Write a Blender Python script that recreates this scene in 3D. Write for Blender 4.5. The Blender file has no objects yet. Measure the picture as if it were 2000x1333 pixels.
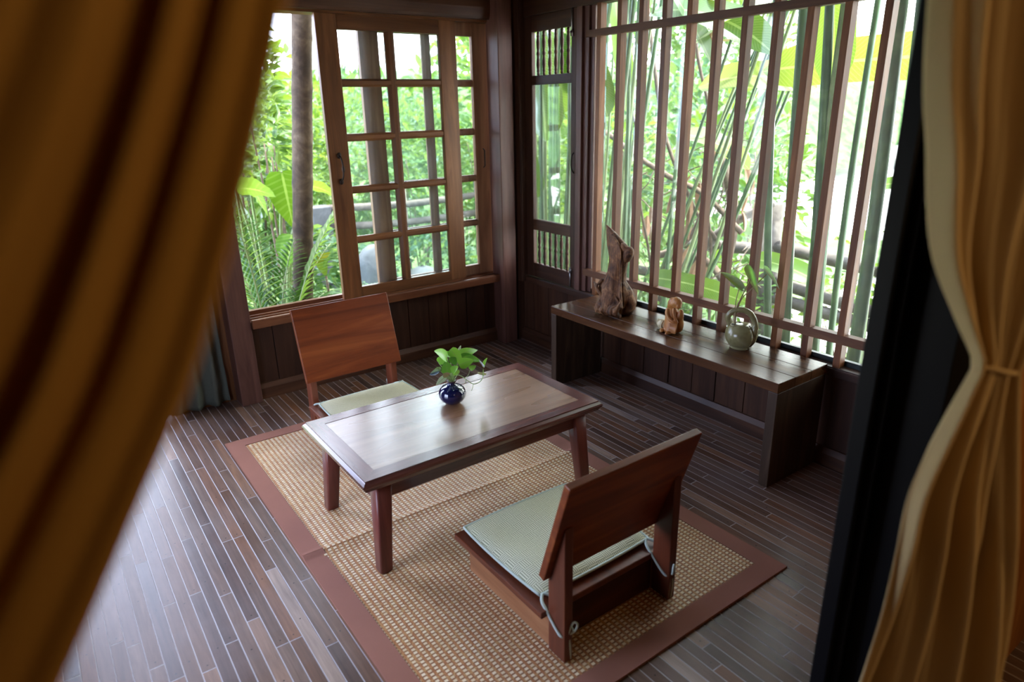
import bpy, math, random
from mathutils import Vector, Matrix, noise
R = math.radians
sc = bpy.context.scene
COL = sc.collection

# ------------------------------------------------------------------ materials
class G:
    """small helper around a node tree"""
    def __init__(s, name):
        s.m = bpy.data.materials.new(name); s.m.use_nodes = True
        s.t = s.m.node_tree; s.t.nodes.clear()
        s.out = s.t.nodes.new('ShaderNodeOutputMaterial')
    def n(s, kind, **kw):
        nd = s.t.nodes.new('ShaderNode' + kind)
        for k, v in kw.items():
            if k.startswith('_'): setattr(nd, k[1:], v)
        for k, v in kw.items():
            if k.startswith('_'): continue
            key = int(k[1:]) if k[0] == 'i' and k[1:].isdigit() else k.replace('__', ' ')
            s.put(nd.inputs[key], v)
        return nd
    def put(s, inp, v):
        if hasattr(v, 'is_output'): s.t.links.new(v, inp)
        elif isinstance(v, (tuple, list)) and inp.type == 'RGBA' and len(v) == 3: inp.default_value = (*v, 1)
        else: inp.default_value = v
    def math(s, op, a, b=0.0, c=None, clamp=False):
        nd = s.n('Math', _operation=op, _use_clamp=clamp, i0=a, i1=b)
        if c is not None: s.put(nd.inputs[2], c)
        return nd.outputs[0]
    def mix(s, f, a, b, mode='MIX'):
        nd = s.t.nodes.new('ShaderNodeMix'); nd.data_type = 'RGBA'; nd.blend_type = mode
        s.put(nd.inputs[0], f); s.put(nd.inputs[6], a); s.put(nd.inputs[7], b)
        return nd.outputs[2]
    def ramp(s, f, stops, interp='LINEAR'):
        nd = s.t.nodes.new('ShaderNodeValToRGB'); cr = nd.color_ramp; cr.interpolation = interp
        while len(cr.elements) < len(stops): cr.elements.new(0.5)
        for e, (p, c) in zip(cr.elements, stops):
            e.position = p; e.color = (*c, 1) if len(c) == 3 else c
        s.put(nd.inputs[0], f)
        return nd.outputs[0]
    def obj(s): return s.n('TexCoord').outputs['Object']
    def xyz(s, v):
        nd = s.n('SeparateXYZ', i0=v); return nd.outputs[0], nd.outputs[1], nd.outputs[2]
    def vec(s, x, y, z): return s.n('CombineXYZ', i0=x, i1=y, i2=z).outputs[0]
    def noise(s, v, scale=5, detail=4, rough=.5, dist=0):
        nd = s.n('TexNoise', Vector=v, Scale=scale, Detail=detail, Roughness=rough, Distortion=dist)
        return nd.outputs[0]
    def map(s, v, scale=(1, 1, 1), loc=(0, 0, 0), rot=(0, 0, 0)):
        nd = s.n('Mapping', Vector=v); nd.inputs['Scale'].default_value = scale
        nd.inputs['Location'].default_value = loc; nd.inputs['Rotation'].default_value = rot
        return nd.outputs[0]
    def bump(s, h, strength=.3, dist=.002):
        return s.n('Bump', Strength=strength, Distance=dist, Height=h).outputs[0]
    def principled(s, color, rough=.5, normal=None, **kw):
        nd = s.t.nodes.new('ShaderNodeBsdfPrincipled')
        s.put(nd.inputs['Base Color'], color); s.put(nd.inputs['Roughness'], rough)
        if normal is not None: s.put(nd.inputs['Normal'], normal)
        for k, v in kw.items(): s.put(nd.inputs[k.replace('__', ' ')], v)
        s.t.links.new(nd.outputs[0], s.out.inputs[0])
        return nd

def wood(name, dark, mid, light, axis='X', rough=.4, fine=1.0, vary=.25, spec=.36, coat=0.0, bump=.2):
    g = G(name)
    ax = {'X': 0, 'Y': 1, 'Z': 2}[axis]
    sc_ = [22 * fine] * 3; sc_[ax] = 1.6 * fine
    rnd = g.n('ObjectInfo').outputs['Random']
    off = g.math('MULTIPLY', rnd, 7.3)
    v = g.n('VectorMath', _operation='ADD', i0=g.obj(), i1=g.vec(off, off, off)).outputs[0]
    f = g.noise(g.map(v, sc_), 1.0, 8, .62, .8)
    s2 = [3.0] * 3; s2[ax] = .5
    f2 = g.noise(g.map(v, s2), 1.0, 3, .5, .3)
    f3 = g.math('ADD', g.math('MULTIPLY', f, .65), g.math('MULTIPLY', f2, .35))
    c = g.ramp(f3, [(.30, dark), (.5, mid), (.68, light)])
    tone = g.math('ADD', 1 - vary / 2, g.math('MULTIPLY', rnd, vary))
    c = g.mix(1.0, c, g.vec(tone, tone, tone), 'MULTIPLY')
    fr = g.noise(g.map(v, [60 if i != ax else 3 for i in range(3)]), 1.0, 6, .7)
    r = g.math('ADD', rough - .08, g.math('MULTIPLY', f2, .18))
    g.principled(c, r, g.bump(fr, bump, .0015), Specular__IOR__Level=spec, Coat__Weight=coat, Coat__Roughness=.25)
    return g.m

def plain(name, color, rough=.5, **kw):
    g = G(name); g.principled(color, rough, **kw); return g.m

def leafmat(name, c1, c2, rib=None, trans=.45, rough=.4, veins=0, dim=.29):
    c1 = tuple(k * dim for k in c1); c2 = tuple(k * dim for k in c2)
    if rib: rib = tuple(k * .5 for k in rib)
    g = G(name)
    info = g.noise(g.obj(), 2.3, 2)
    nz = g.math('ADD', g.math('MULTIPLY', info, 1.6), -.3, clamp=True)
    c = g.mix(nz, c1, c2)
    uv = g.n('UVMap').outputs[0]
    u, v, _ = g.xyz(uv)
    if rib is not None:
        au = g.math('ABSOLUTE', u)
        k = g.math('LESS_THAN', au, .07)
        c = g.mix(g.math('MULTIPLY', k, .8), c, rib)
        if veins:
            w = g.math('FRACT', g.math('MULTIPLY', g.math('SUBTRACT', v, g.math('MULTIPLY', au, .12)), veins))
            c = g.mix(g.math('MULTIPLY', g.math('LESS_THAN', w, .3), .22), c, rib)
    dif = g.n('BsdfDiffuse', Color=c).outputs[0]
    tc = g.mix(.22, c, (.55, .80, .06))
    tr = g.n('BsdfTranslucent', Color=tc).outputs[0]
    m1 = g.n('MixShader', i0=trans, i1=dif, i2=tr).outputs[0]
    gl = g.n('BsdfGlossy', Color=(.9, .95, 1), Roughness=rough).outputs[0]
    fr = g.n('Fresnel', IOR=1.4).outputs[0]
    m2 = g.n('MixShader', i0=g.math('MULTIPLY', fr, .8 if dim > .9 else .3), i1=m1, i2=gl).outputs[0]
    g.t.links.new(m2, g.out.inputs[0])
    return g.m

def glassmat(name, dust=.08, tint=(.93, .97, .96), dustcol=(.85, .92, .95)):
    g = G(name)
    tr = g.n('BsdfTransparent', Color=tint).outputs[0]
    df = g.n('BsdfTranslucent', Color=dustcol).outputs[0]
    v = g.obj()
    d = g.noise(g.map(v, (3, 3, 1.2)), 1.5, 5, .65)
    sp = g.n('TexVoronoi', Vector=v, Scale=38.0).outputs[0]
    spots = g.math('LESS_THAN', sp, .10)
    k = g.math('MULTIPLY', g.math('ADD', g.math('MULTIPLY', d, 1.2), .35), dust)
    k = g.math('ADD', k, g.math('MULTIPLY', spots, .10 if dust > .01 else .03), clamp=True)
    m1 = g.n('MixShader', i0=k, i1=tr, i2=df).outputs[0]
    gl = g.n('BsdfGlossy', Color=(1, 1, 1), Roughness=.02).outputs[0]
    lw = g.n('Fresnel', IOR=1.25).outputs[0]
    m2 = g.n('MixShader', i0=lw, i1=m1, i2=gl).outputs[0]
    g.t.links.new(m2, g.out.inputs[0])
    return g.m

M = {}
M['sash'] = wood('sash_wood', (.07, .024, .008), (.155, .060, .020), (.26, .112, .042), 'Z', .38)
M['sashx'] = wood('sash_wood_rail', (.07, .024, .008), (.155, .060, .020), (.26, .112, .042), 'X', .38)
M['sashdark'] = wood('rear_sash_wood', (.12, .055, .026), (.24, .12, .06), (.34, .19, .10), 'Z', .45, spec=.3)
M['bar'] = wood('lattice_wood', (.062, .018, .006), (.135, .048, .016), (.26, .108, .042), 'Z', .5, vary=.35, spec=.3)
M['rail'] = wood('lattice_rail_wood', (.05, .016, .006), (.105, .040, .016), (.18, .080, .034), 'Y', .5, spec=.3)
M['dark'] = wood('dark_wall_wood', (.018, .007, .004), (.045, .017, .008), (.08, .034, .016), 'Z', .5, spec=.3)
M['darkx'] = wood('dark_wall_wood_x', (.03, .011, .006), (.07, .027, .012), (.12, .05, .023), 'X', .42, spec=.4)
M['darky'] = wood('dark_wall_wood_y', (.018, .007, .004), (.045, .017, .008), (.08, .034, .016), 'Y', .45, spec=.35)
M['sill'] = wood('sill_wood', (.06, .019, .008), (.125, .043, .018), (.21, .085, .037), 'X', .32)
M['post'] = wood('post_wood', (.05, .02, .014), (.11, .047, .033), (.18, .085, .06), 'Z', .42)
M['bench'] = wood('bench_wood_top', (.03, .010, .004), (.072, .028, .011), (.16, .070, .028), 'Y', .27, fine=.8, spec=.25)
M['benchz'] = wood('bench_wood_side', (.018, .010, .006), (.04, .022, .012), (.085, .05, .028), 'Z', .5, spec=.25)
M['maho'] = wood('mahogany_x', (.06, .010, .003), (.17, .035, .008), (.31, .085, .019), 'X', .38, fine=.7, spec=.3)
M['mahoshade'] = wood('shaded_mahogany', (.02, .005, .003), (.045, .012, .006), (.08, .022, .010), 'X', .5, spec=.2)  # darker copy of the chair wood, with under-seat shade in its colour
M['mahoy'] = wood('mahogany_y', (.06, .014, .007), (.13, .032, .013), (.21, .06, .024), 'Y', .33, spec=.4)
M['mahoz'] = wood('mahogany_z', (.06, .014, .007), (.13, .032, .013), (.21, .06, .024), 'Z', .33, spec=.4)
M['basey'] = wood('chair_base_wood', (.14, .05, .02), (.29, .12, .05), (.42, .20, .09), 'Y', .4)
M['tblx'] = wood('table_border_x', (.05, .015, .012), (.10, .032, .025), (.15, .056, .042), 'X', .22, spec=.7, bump=.06)
M['tbly'] = wood('table_border_y', (.05, .015, .012), (.10, .032, .025), (.15, .056, .042), 'Y', .22, spec=.7, bump=.06)
M['tblleg'] = wood('table_leg_wood', (.075, .018, .013), (.14, .036, .026), (.21, .065, .045), 'Z', .33)
M['tblpan'] = wood('table_panel_wood', (.10, .045, .022), (.18, .092, .048), (.27, .15, .085), 'X', .26, fine=.8, spec=.8, coat=.5, bump=.06)
M['iron'] = plain('dark_iron', (.03, .02, .017), .45, Metallic=.7)
M['steel'] = plain('bolt_steel', (.35, .34, .33), .35, Metallic=.9)
M['glass'] = glassmat('window_glass', .006)
M['dusty'] = glassmat('dusty_glass', .018)
M['alu'] = plain('dark_green_strip', (.02, .028, .025), .4)
M['jamb'] = plain('black_door_frame', (.002, .0022, .0032), .5, Specular__IOR__Level=.15)
M['wallpaint'] = wood('bedroom_wall_wood', (.20, .07, .015), (.34, .13, .03), (.42, .18, .05), 'Z', .5)
M['ceil'] = wood('ceiling_wood', (.025, .011, .006), (.05, .022, .011), (.08, .037, .02), 'X', .5)
M['figure'] = None

# floor boards -------------------------------------------------------------
def floor_mat():
    g = G('floor_planks')
    x, y, z = g.xyz(g.obj())
    W, L = .0388, .62
    xs = g.math('DIVIDE', x, W)
    i = g.math('FLOOR', xs); fx = g.math('FRACT', xs)
    wn = g.n('TexWhiteNoise', _noise_dimensions='1D', W=i).outputs[0]
    ys = g.math('ADD', g.math('DIVIDE', y, L), g.math('MULTIPLY', wn, 9.7))
    j = g.math('FLOOR', ys); fy = g.math('FRACT', ys)
    wn2 = g.n('TexWhiteNoise', _noise_dimensions='2D', Vector=g.vec(i, j, 0))
    rnd = wn2.outputs[0]
    c = g.ramp(rnd, [(0, (.075, .040, .027)), (.16, (.10, .056, .042)), (.3, (.13, .066, .038)), (.42, (.16, .10, .072)), (.55, (.11, .055, .032)),
                     (.68, (.20, .088, .042)), (.8, (.14, .085, .062)), (.91, (.22, .11, .058)), (1, (.36, .28, .23))])
    gr = g.noise(g.vec(g.math('MULTIPLY', x, 60), g.math('ADD', g.math('MULTIPLY', y, 4), g.math('MULTIPLY', rnd, 50)), 0), 1.0, 6, .65, .4)
    c = g.mix(1.0, c, g.ramp(gr, [(.25, (.55, .52, .5)), (.6, (1.05, 1.03, 1.0)), (.8, (1.35, 1.3, 1.25))]), 'MULTIPLY')
    wear = g.noise(g.vec(x, y, 0), 2.2, 5, .6)
    c = g.mix(g.math('MULTIPLY', g.ramp(wear, [(.45, (0, 0, 0)), (.72, (1, 1, 1))]), .20), c, (.30, .26, .25))
    # seams: the light they reflect is painted as pale edge lines
    dx = g.math('MULTIPLY', g.math('MINIMUM', fx, g.math('SUBTRACT', 1, fx)), W)
    dy = g.math('MULTIPLY', g.math('MINIMUM', fy, g.math('SUBTRACT', 1, fy)), L)
    seam = g.math('LESS_THAN', g.math('MINIMUM', dx, dy), .0011)
    edge = g.math('LESS_THAN', g.math('MINIMUM', dx, dy), .0017)
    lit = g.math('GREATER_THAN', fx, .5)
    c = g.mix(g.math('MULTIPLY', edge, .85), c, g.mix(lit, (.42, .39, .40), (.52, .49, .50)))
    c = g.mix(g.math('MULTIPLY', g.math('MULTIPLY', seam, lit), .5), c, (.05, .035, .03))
    # nail holes near the board ends and the middle
    nx = g.math('MULTIPLY', g.math('SUBTRACT', fx, .5), W)
    ny = g.math('MULTIPLY', g.math('SUBTRACT', g.math('FRACT', g.math('MULTIPLY', fy, 2)), .07), L / 2)
    nd = g.math('SQRT', g.math('ADD', g.math('MULTIPLY', nx, nx), g.math('MULTIPLY', ny, ny)))
    nail = g.math('LESS_THAN', nd, .0026)
    c = g.mix(g.math('MULTIPLY', nail, .85), c, (.02, .015, .015))
    h = g.math('ADD', g.math('MULTIPLY', g.math('MINIMUM', g.math('DIVIDE', g.math('MINIMUM', dx, dy), .002), 1), 1.0), g.math('MULTIPLY', gr, .18))
    rough = g.math('ADD', .26, g.math('MULTIPLY', g.math('ADD', wear, rnd), .10))
    g.principled(c, rough, g.bump(h, .5, .0012), Specular__IOR__Level=.26)
    return g.m
M['floor'] = floor_mat()

def rug_mat():
    g = G('rug_weave')
    x, y, z = g.xyz(g.obj())
    px, py = .0197, .0138
    xs = g.math('DIVIDE', x, px); ys = g.math('DIVIDE', y, py)
    i = g.math('FLOOR', xs); j = g.math('FLOOR', ys)
    fx = g.math('FRACT', xs); fy = g.math('FRACT', ys)
    ax = g.math('ABSOLUTE', g.math('SUBTRACT', fx, .5)); ay = g.math('ABSOLUTE', g.math('SUBTRACT', fy, .5))
    sq = g.math('MULTIPLY', g.math('LESS_THAN', ax, .27), g.math('LESS_THAN', ay, .30))
    r1 = g.n('TexWhiteNoise', _noise_dimensions='2D', Vector=g.vec(i, j, 0)).outputs[0]
    cream = g.ramp(r1, [(0, (.70, .57, .37)), (1, (.88, .78, .58))])
    r2 = g.n('TexWhiteNoise', _noise_dimensions='2D', Vector=g.vec(g.math('FLOOR', g.math('MULTIPLY', xs, 2)), g.math('FLOOR', g.math('MULTIPLY', ys, 2)), 0)).outputs[0]
    tan = g.ramp(r2, [(0, (.34, .14, .055)), (.5, (.46, .205, .085)), (.8, (.50, .26, .10)), (1, (.54, .33, .14))])
    band = g.noise(g.vec(g.math('MULTIPLY', x, 1.5), g.math('MULTIPLY', y, 5), 0), 1.0, 3)
    c = g.mix(sq, tan, cream)
    c = g.mix(1.0, c, g.ramp(band, [(.3, (.85, .82, .75)), (.7, (1.05, 1.05, 1.05))]), 'MULTIPLY')
    low = g.math('MULTIPLY', g.math('GREATER_THAN', ay, .36), g.math('LESS_THAN', ax, .32))
    c = g.mix(g.math('MULTIPLY', low, .6), c, (.11, .06, .04))
    h = g.math('ADD', sq, g.math('MULTIPLY', low, -1.0))
    g.principled(c, .55, g.bump(h, .6, .0015), Specular__IOR__Level=.35)
    return g.m
M['rug'] = rug_mat()
def clothmat(name, color, c2=None, scale=900, rough=.9, trans=0.0, sheen=.2, wr=0):
    g = G(name)
    v = g.obj()
    f = g.noise(v, scale, 2)
    f2 = g.noise(v, 6, 4)
    c = g.mix(g.math('MULTIPLY', f2, .7), color, c2 or tuple(k * .75 for k in color))
    c = g.mix(g.math('MULTIPLY', f, .35), c, tuple(k * .6 for k in color))
    h = f if not wr else g.math('ADD', g.math('MULTIPLY', f, .2), g.math('MULTIPLY', g.noise(v, wr, 5, .6, .6), 3))
    nm = g.bump(h, .4, .002 if not wr else .006)
    dif = g.n('BsdfDiffuse', Color=c, Normal=nm).outputs[0]
    if trans:
        tr = g.n('BsdfTranslucent', Color=c, Normal=nm).outputs[0]
        dif = g.n('MixShader', i0=trans, i1=dif, i2=tr).outputs[0]
    g.t.links.new(dif, g.out.inputs[0])
    return g.m
M['rugborder'] = clothmat('rug_border_cloth', (.36, .17, .125))
M['gold'] = clothmat('gold_curtain_cloth', (.80, .46, .12), (.66, .36, .09), trans=.12)
M['goldr'] = clothmat('gold_tied_curtain_cloth', (.72, .54, .29), (.60, .44, .22), trans=.08)
M['greycloth'] = clothmat('grey_green_curtain_cloth', (.16, .18, .145), (.11, .125, .10), wr=30, trans=.15)
M['mint'] = clothmat('pale_piping_cloth', (.62, .72, .64))

def cushion_mat(name, cream, grey, herring=False):
    g = G(name)
    x, y, z = g.xyz(g.obj())
    B = .033
    if not herring:
        xs = g.math('DIVIDE', x, B); ys = g.math('DIVIDE', y, B)
        par = g.math('FRACT', g.math('MULTIPLY', g.math('ADD', g.math('FLOOR', xs), g.math('FLOOR', ys)), .5))
        k = g.math('GREATER_THAN', par, .25)
        sv = g.math('FRACT', g.math('MULTIPLY', xs, 5)); sh = g.math('FRACT', g.math('MULTIPLY', ys, 5))
        s = g.math('ADD', g.math('MULTIPLY', sv, k), g.math('MULTIPLY', sh, g.math('SUBTRACT', 1, k)))
    else:
        zz = g.math('ABSOLUTE', g.math('SUBTRACT', g.math('FRACT', g.math('DIVIDE', x, .09)), .5))
        s = g.math('FRACT', g.math('ADD', g.math('DIVIDE', y, .0085), g.math('MULTIPLY', zz, 9)))
    tri = g.math('MULTIPLY', g.math('ABSOLUTE', g.math('SUBTRACT', s, .5)), 2)
    f = g.noise(g.obj(), 500, 2)
    c = g.mix(g.math('GREATER_THAN', tri, .55), cream, grey)
    c = g.mix(g.math('MULTIPLY', f, .3), c, tuple(k * .7 for k in cream))
    g.principled(c, .8, g.bump(tri, .4, -.0012), Specular__IOR__Level=.2)
    return g.m
M['cushB'] = cushion_mat('basket_weave_cushion', (.76, .76, .56), (.23, .25, .16))
M['cushA'] = cushion_mat('herringbone_cushion', (.74, .71, .50), (.42, .38, .22), True)

def speckle(name, stops, scale=12, rough=.5, det=6, bump=.4, dist=.004, **kw):
    g = G(name); f = g.noise(g.obj(), scale, det, .6, .4)
    g.principled(g.ramp(f, stops), rough, g.bump(f, bump, dist), **kw); return g.m
M['bluevase'] = plain('cobalt_glaze', (.006, .008, .045), .08, Coat__Weight=.6, Coat__Roughness=.04)
M['vaserim'] = plain('bare_clay_rim', (.05, .025, .02), .5)
M['celadon'] = speckle('celadon_glaze', [(.3, (.13, .115, .045)), (.5, (.22, .20, .095)), (.7, (.33, .31, .18))], 9, .18, 4, .1, .002)
M['celseam'] = speckle('brown_glaze_seam', [(.35, (.07, .05, .03)), (.65, (.20, .16, .10))], 14, .3)
M['holeshade'] = plain('jug_hole_shade', (.012, .01, .008), .8)  # near-black colour painted for the shade inside the pot's openings
def drift_mat():
    g = G('driftwood'); v = g.obj()
    st = g.noise(g.map(v, (55, 55, 6)), 1.0, 8, .7, 1.2); lo = g.noise(v, 16, 4, .6, .8)
    m = g.math('ADD', g.math('MULTIPLY', st, .5), g.math('MULTIPLY', lo, .5))
    c = g.ramp(m, [(.34, (.010, .003, .001)), (.43, (.055, .019, .006)), (.53, (.16, .065, .022)), (.66, (.38, .19, .075))])
    g.principled(c, .55, g.bump(m, 1.0, .012), Specular__IOR__Level=.3); return g.m
M['drift'] = drift_mat()
M['figwood'] = speckle('carved_orange_wood', [(.3, (.24, .075, .012)), (.5, (.40, .155, .035)), (.7, (.50, .26, .085))], 16, .4)
M['figpale'] = speckle('carved_pale_wood', [(.3, (.42, .34, .18)), (.7, (.62, .53, .33))], 30, .5)
M['bark'] = speckle('palm_bark', [(.25, (.014, .008, .004)), (.45, (.042, .025, .013)), (.6, (.08, .053, .030)), (.75, (.15, .115, .075))], 9, .9, 8, .8, .012)
M['pole'] = speckle('weathered_pole', [(.3, (.05, .038, .03)), (.55, (.10, .08, .062)), (.75, (.17, .145, .12))], 12, .9, 8, .6, .01)
M['twig'] = speckle('dry_twig', [(.3, (.07, .045, .03)), (.7, (.17, .12, .085))], 20, .9)
M['tan'] = speckle('dry_leaf', [(.3, (.20, .10, .05)), (.7, (.36, .20, .11))], 14, .8)
M['stone'] = speckle('grey_stone', [(.3, (.03, .032, .034)), (.6, (.075, .08, .085)), (.8, (.13, .135, .14))], 5, .9, 8, .8, .02)
M['stem'] = speckle('heliconia_stem', [(.3, (.03, .06, .024)), (.55, (.06, .115, .042)), (.75, (.13, .19, .075))], 7, .35, 6, .1)
M['stempale'] = speckle('pale_stem', [(.3, (.10, .15, .05)), (.7, (.24, .29, .13))], 9, .4, 6, .1)
M['sand'] = speckle('pale_ground', [(.3, (.50, .47, .40)), (.6, (.66, .63, .55)), (.8, (.78, .76, .68))], 1.5, .95, 8, .3, .01)
M['grassg'] = speckle('grassy_soil', [(.3, (.03, .06, .012)), (.5, (.06, .12, .025)), (.75, (.14, .20, .05))], 3, .95, 8, .8, .03)
M['banana'] = leafmat('banana_leaf', (.06, .22, .025), (.15, .36, .05), (.42, .55, .20), .5, .35, 40)
M['bananay'] = leafmat('yellow_banana_leaf', (.30, .44, .05), (.52, .58, .10), (.62, .66, .25), .55, .4, 40)
M['taro'] = leafmat('lime_taro_leaf', (.12, .45, .015), (.30, .60, .03), (.5, .7, .15), .55, .4, 9)
M['leafm'] = leafmat('shrub_leaf', (.06, .23, .02), (.17, .40, .05), None, .45)
M['leafl'] = leafmat('light_shrub_leaf', (.14, .36, .05), (.34, .52, .12), None, .5)
M['leafd'] = leafmat('deep_leaf', (.025, .10, .02), (.07, .19, .045), None, .4)
M['leafb'] = leafmat('bluish_leaf', (.05, .20, .08), (.12, .33, .17), None, .45)
M['frond'] = leafmat('palm_frond', (.05, .22, .02), (.15, .40, .05), None, .45)
M['yleaf'] = leafmat('yellow_leaf', (.55, .52, .03), (.62, .60, .06), (.4, .4, .05), .5)
M['pothos'] = leafmat('pothos_leaf', (.10, .34, .03), (.24, .50, .07), (.36, .58, .16), .4, .22, dim=1.0)
M['pothosd'] = leafmat('pothos_dark_leaf', (.03, .15, .02), (.07, .24, .03), (.16, .36, .08), .35, .2, dim=1.0)
M['pothospale'] = leafmat('pothos_pale_leaf', (.36, .44, .30), (.50, .56, .42), (.2, .3, .12), .4, .3, dim=1.0)
M['pstem'] = plain('pothos_stem', (.25, .36, .12), .5)
M['brstem'] = plain('cutting_stem', (.22, .16, .07), .5)
M['redfl'] = leafmat('heliconia_bract', (.55, .08, .05), (.70, .22, .08), None, .4)

# ------------------------------------------------------------------ geometry
ORG = {}
class MB:
    def __init__(s): s.v = []; s.f = []; s.uv = {}
    def add(s, vs, fs, uvs=None):
        b = len(s.v); s.v += [tuple(p) for p in vs]
        for k, f in enumerate(fs):
            if uvs: s.uv[len(s.f)] = [uvs[i] for i in f]
            s.f.append(tuple(b + i for i in f))
        return s
    def box(s, x0, x1, y0, y1, z0, z1):
        x0, x1 = sorted((x0, x1)); y0, y1 = sorted((y0, y1)); z0, z1 = sorted((z0, z1))
        return s.add([(x0, y0, z0), (x1, y0, z0), (x1, y1, z0), (x0, y1, z0), (x0, y0, z1), (x1, y0, z1), (x1, y1, z1), (x0, y1, z1)],
                     [(0, 3, 2, 1), (4, 5, 6, 7), (0, 1, 5, 4), (1, 2, 6, 5), (2, 3, 7, 6), (3, 0, 4, 7)])
    def prism(s, poly, axis, a, b):
        """poly: 2-D outline (counter-clockwise); axis: the one it is extruded along"""
        n = len(poly)
        def P(q, t): return {'x': (t, q[0], q[1]), 'y': (q[0], t, q[1]), 'z': (q[0], q[1], t)}[axis]
        vs = [P(q, a) for q in poly] + [P(q, b) for q in poly]
        fs = [tuple(range(n))[::-1], tuple(range(n, 2 * n))] + [(i, (i + 1) % n, n + (i + 1) % n, n + i) for i in range(n)]
        return s.add(vs, fs)
    def loft(s, rings, close=True):
        n = len(rings[0]); vs = [p for r in rings for p in r]; fs = []
        for i in range(len(rings) - 1):
            for j in range(n):
                k = (j + 1) % n
                fs.append((i * n + j, i * n + k, (i + 1) * n + k, (i + 1) * n + j))
        if close:
            fs.append(tuple(range(n))[::-1]); m = (len(rings) - 1) * n; fs.append(tuple(range(m, m + n)))
        return s.add(vs, fs)
    def tube(s, pts, rad, n=8):
        pts = [Vector(p) for p in pts]
        if not isinstance(rad, (list, tuple)): rad = [rad] * len(pts)
        rings = []; up = None
        for i, p in enumerate(pts):
            d = (pts[min(i + 1, len(pts) - 1)] - pts[max(i - 1, 0)]).normalized()
            if up is None: up = d.orthogonal().normalized()
            up = (up - d * up.dot(d)).normalized(); sd = d.cross(up)
            rings.append([tuple(p + (up * math.cos(2 * math.pi * k / n) + sd * math.sin(2 * math.pi * k / n)) * rad[i]) for k in range(n)])
        return s.loft(rings)
    def lathe(s, prof, c=(0, 0, 0), n=24, axis='z'):
        rings = []
        for r, z in prof:
            ring = []
            for k in range(n):
                a = 2 * math.pi * k / n; x, y = r * math.cos(a), r * math.sin(a)
                ring.append((c[0] + x, c[1] + y, c[2] + z))
            rings.append(ring)
        return s.loft(rings)
    def ellipsoid(s, c, r, n=14, m=10, rot=None):
        rings = []
        for i in range(1, m):
            t = math.pi * i / m; ring = []
            for k in range(n):
                a = 2 * math.pi * k / n
                q = Vector((r[0] * math.sin(t) * math.cos(a), r[1] * math.sin(t) * math.sin(a), -r[2] * math.cos(t)))
                if rot: q = rot @ q
                ring.append(tuple(Vector(c) + q))
            rings.append(ring)
        return s.loft(rings)
    def grid(s, fn, nu, nv, flip=False):
        vs = [fn(i / nu, j / nv) for j in range(nv + 1) for i in range(nu + 1)]; fs = []
        for j in range(nv):
            for i in range(nu):
                a = j * (nu + 1) + i; q = (a, a + 1, a + nu + 2, a + nu + 1)
                fs.append(q[::-1] if flip else q)
        return s.add(vs, fs)
    def blade(s, p0, d, L, W, droop=.6, fold=.25, roll=0.0, prof=None, n=7, wave=0.0, stalk=0.0):
        p = Vector(p0); d = Vector(d).normalized()
        up = Vector((0, 0, 1)) if abs(d.z) < .95 else Vector((1, .2, 0))
        sd = d.cross(up).normalized()
        vs, uvs = [], []
        for i in range(n + 1):
            t = i / n
            nn = sd.cross(d).normalized()
            ss = (Matrix.Rotation(roll, 3, d) @ sd); nr = (Matrix.Rotation(roll, 3, d) @ nn)
            w = W * .5 * prof(t)
            wv = wave * W * math.sin(t * 17)
            for u in (-1, 0, 1):
                vs.append(p + ss * u * w + nr * abs(u) * w * fold + (nr * wv * u if u else Vector())); uvs.append((float(u), t))
            if droop:
                d = (d + Vector((0, 0, -1)) * droop / n).normalized(); sd = (sd - d * sd.dot(d)).normalized()
            p = p + d * (L / n)
        fs = []
        for i in range(n):
            a = i * 3; fs += [(a, a + 1, a + 4, a + 3), (a + 1, a + 2, a + 5, a + 4)]
        s.add(vs, fs, uvs)
        return p
    def build(s, name, mat, parent=None, smooth=False, bevel=0, world=True):
        me = bpy.data.meshes.new(name)
        o = ORG.get(parent.name, Vector()) if parent is not None else Vector()
        me.from_pydata([(x - o.x, y - o.y, z - o.z) for x, y, z in s.v], [], s.f)
        if s.uv:
            ul = me.uv_layers.new(name='UVMap')
            for p in me.polygons:
                q = s.uv.get(p.index)
                if q:
                    for li, c in zip(p.loop_indices, q): ul.data[li].uv = c
        me.update()
        if smooth: me.polygons.foreach_set('use_smooth', [True] * len(me.polygons))
        me.materials.append(mat)
        ob = bpy.data.objects.new(name, me); COL.objects.link(ob)
        if parent is not None:
            ob.parent = parent; ORG[ob.name] = o
        if bevel:
            b = ob.modifiers.new('edge', 'BEVEL'); b.width = bevel; b.segments = 2; b.limit_method = 'ANGLE'; b.angle_limit = R(40)
        return ob

def tag(o, label=None, cat=None, group=None, kind=None):
    if label: o['label'] = label
    if cat: o['category'] = cat
    if group: o['group'] = group
    if kind: o['kind'] = kind
    return o
def thing(name, label, cat, loc=(0, 0, 0), group=None, kind=None):
    o = bpy.data.objects.new(name, None); COL.objects.link(o); o.location = loc
    o.empty_display_size = .05
    ORG[o.name] = Vector(loc)
    return tag(o, label, cat, group, kind)
def struct(name, mb, mat, label=None, bevel=0, parent=None, smooth=False):
    o = mb.build(name, mat, parent, smooth, bevel)
    if parent is None:
        o['kind'] = 'structure'
        if label: o['label'] = label
    return o
def box(*a): return MB().box(*a)
def remesh(o, voxel, smooth=4):
    r = o.modifiers.new('skin', 'REMESH'); r.mode = 'VOXEL'; r.voxel_size = voxel; r.use_smooth_shade = True
    if smooth:
        q = o.modifiers.new('soft', 'SMOOTH'); q.factor = .5; q.iterations = smooth
def lerp(a, b, t): return a + (b - a) * t
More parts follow.
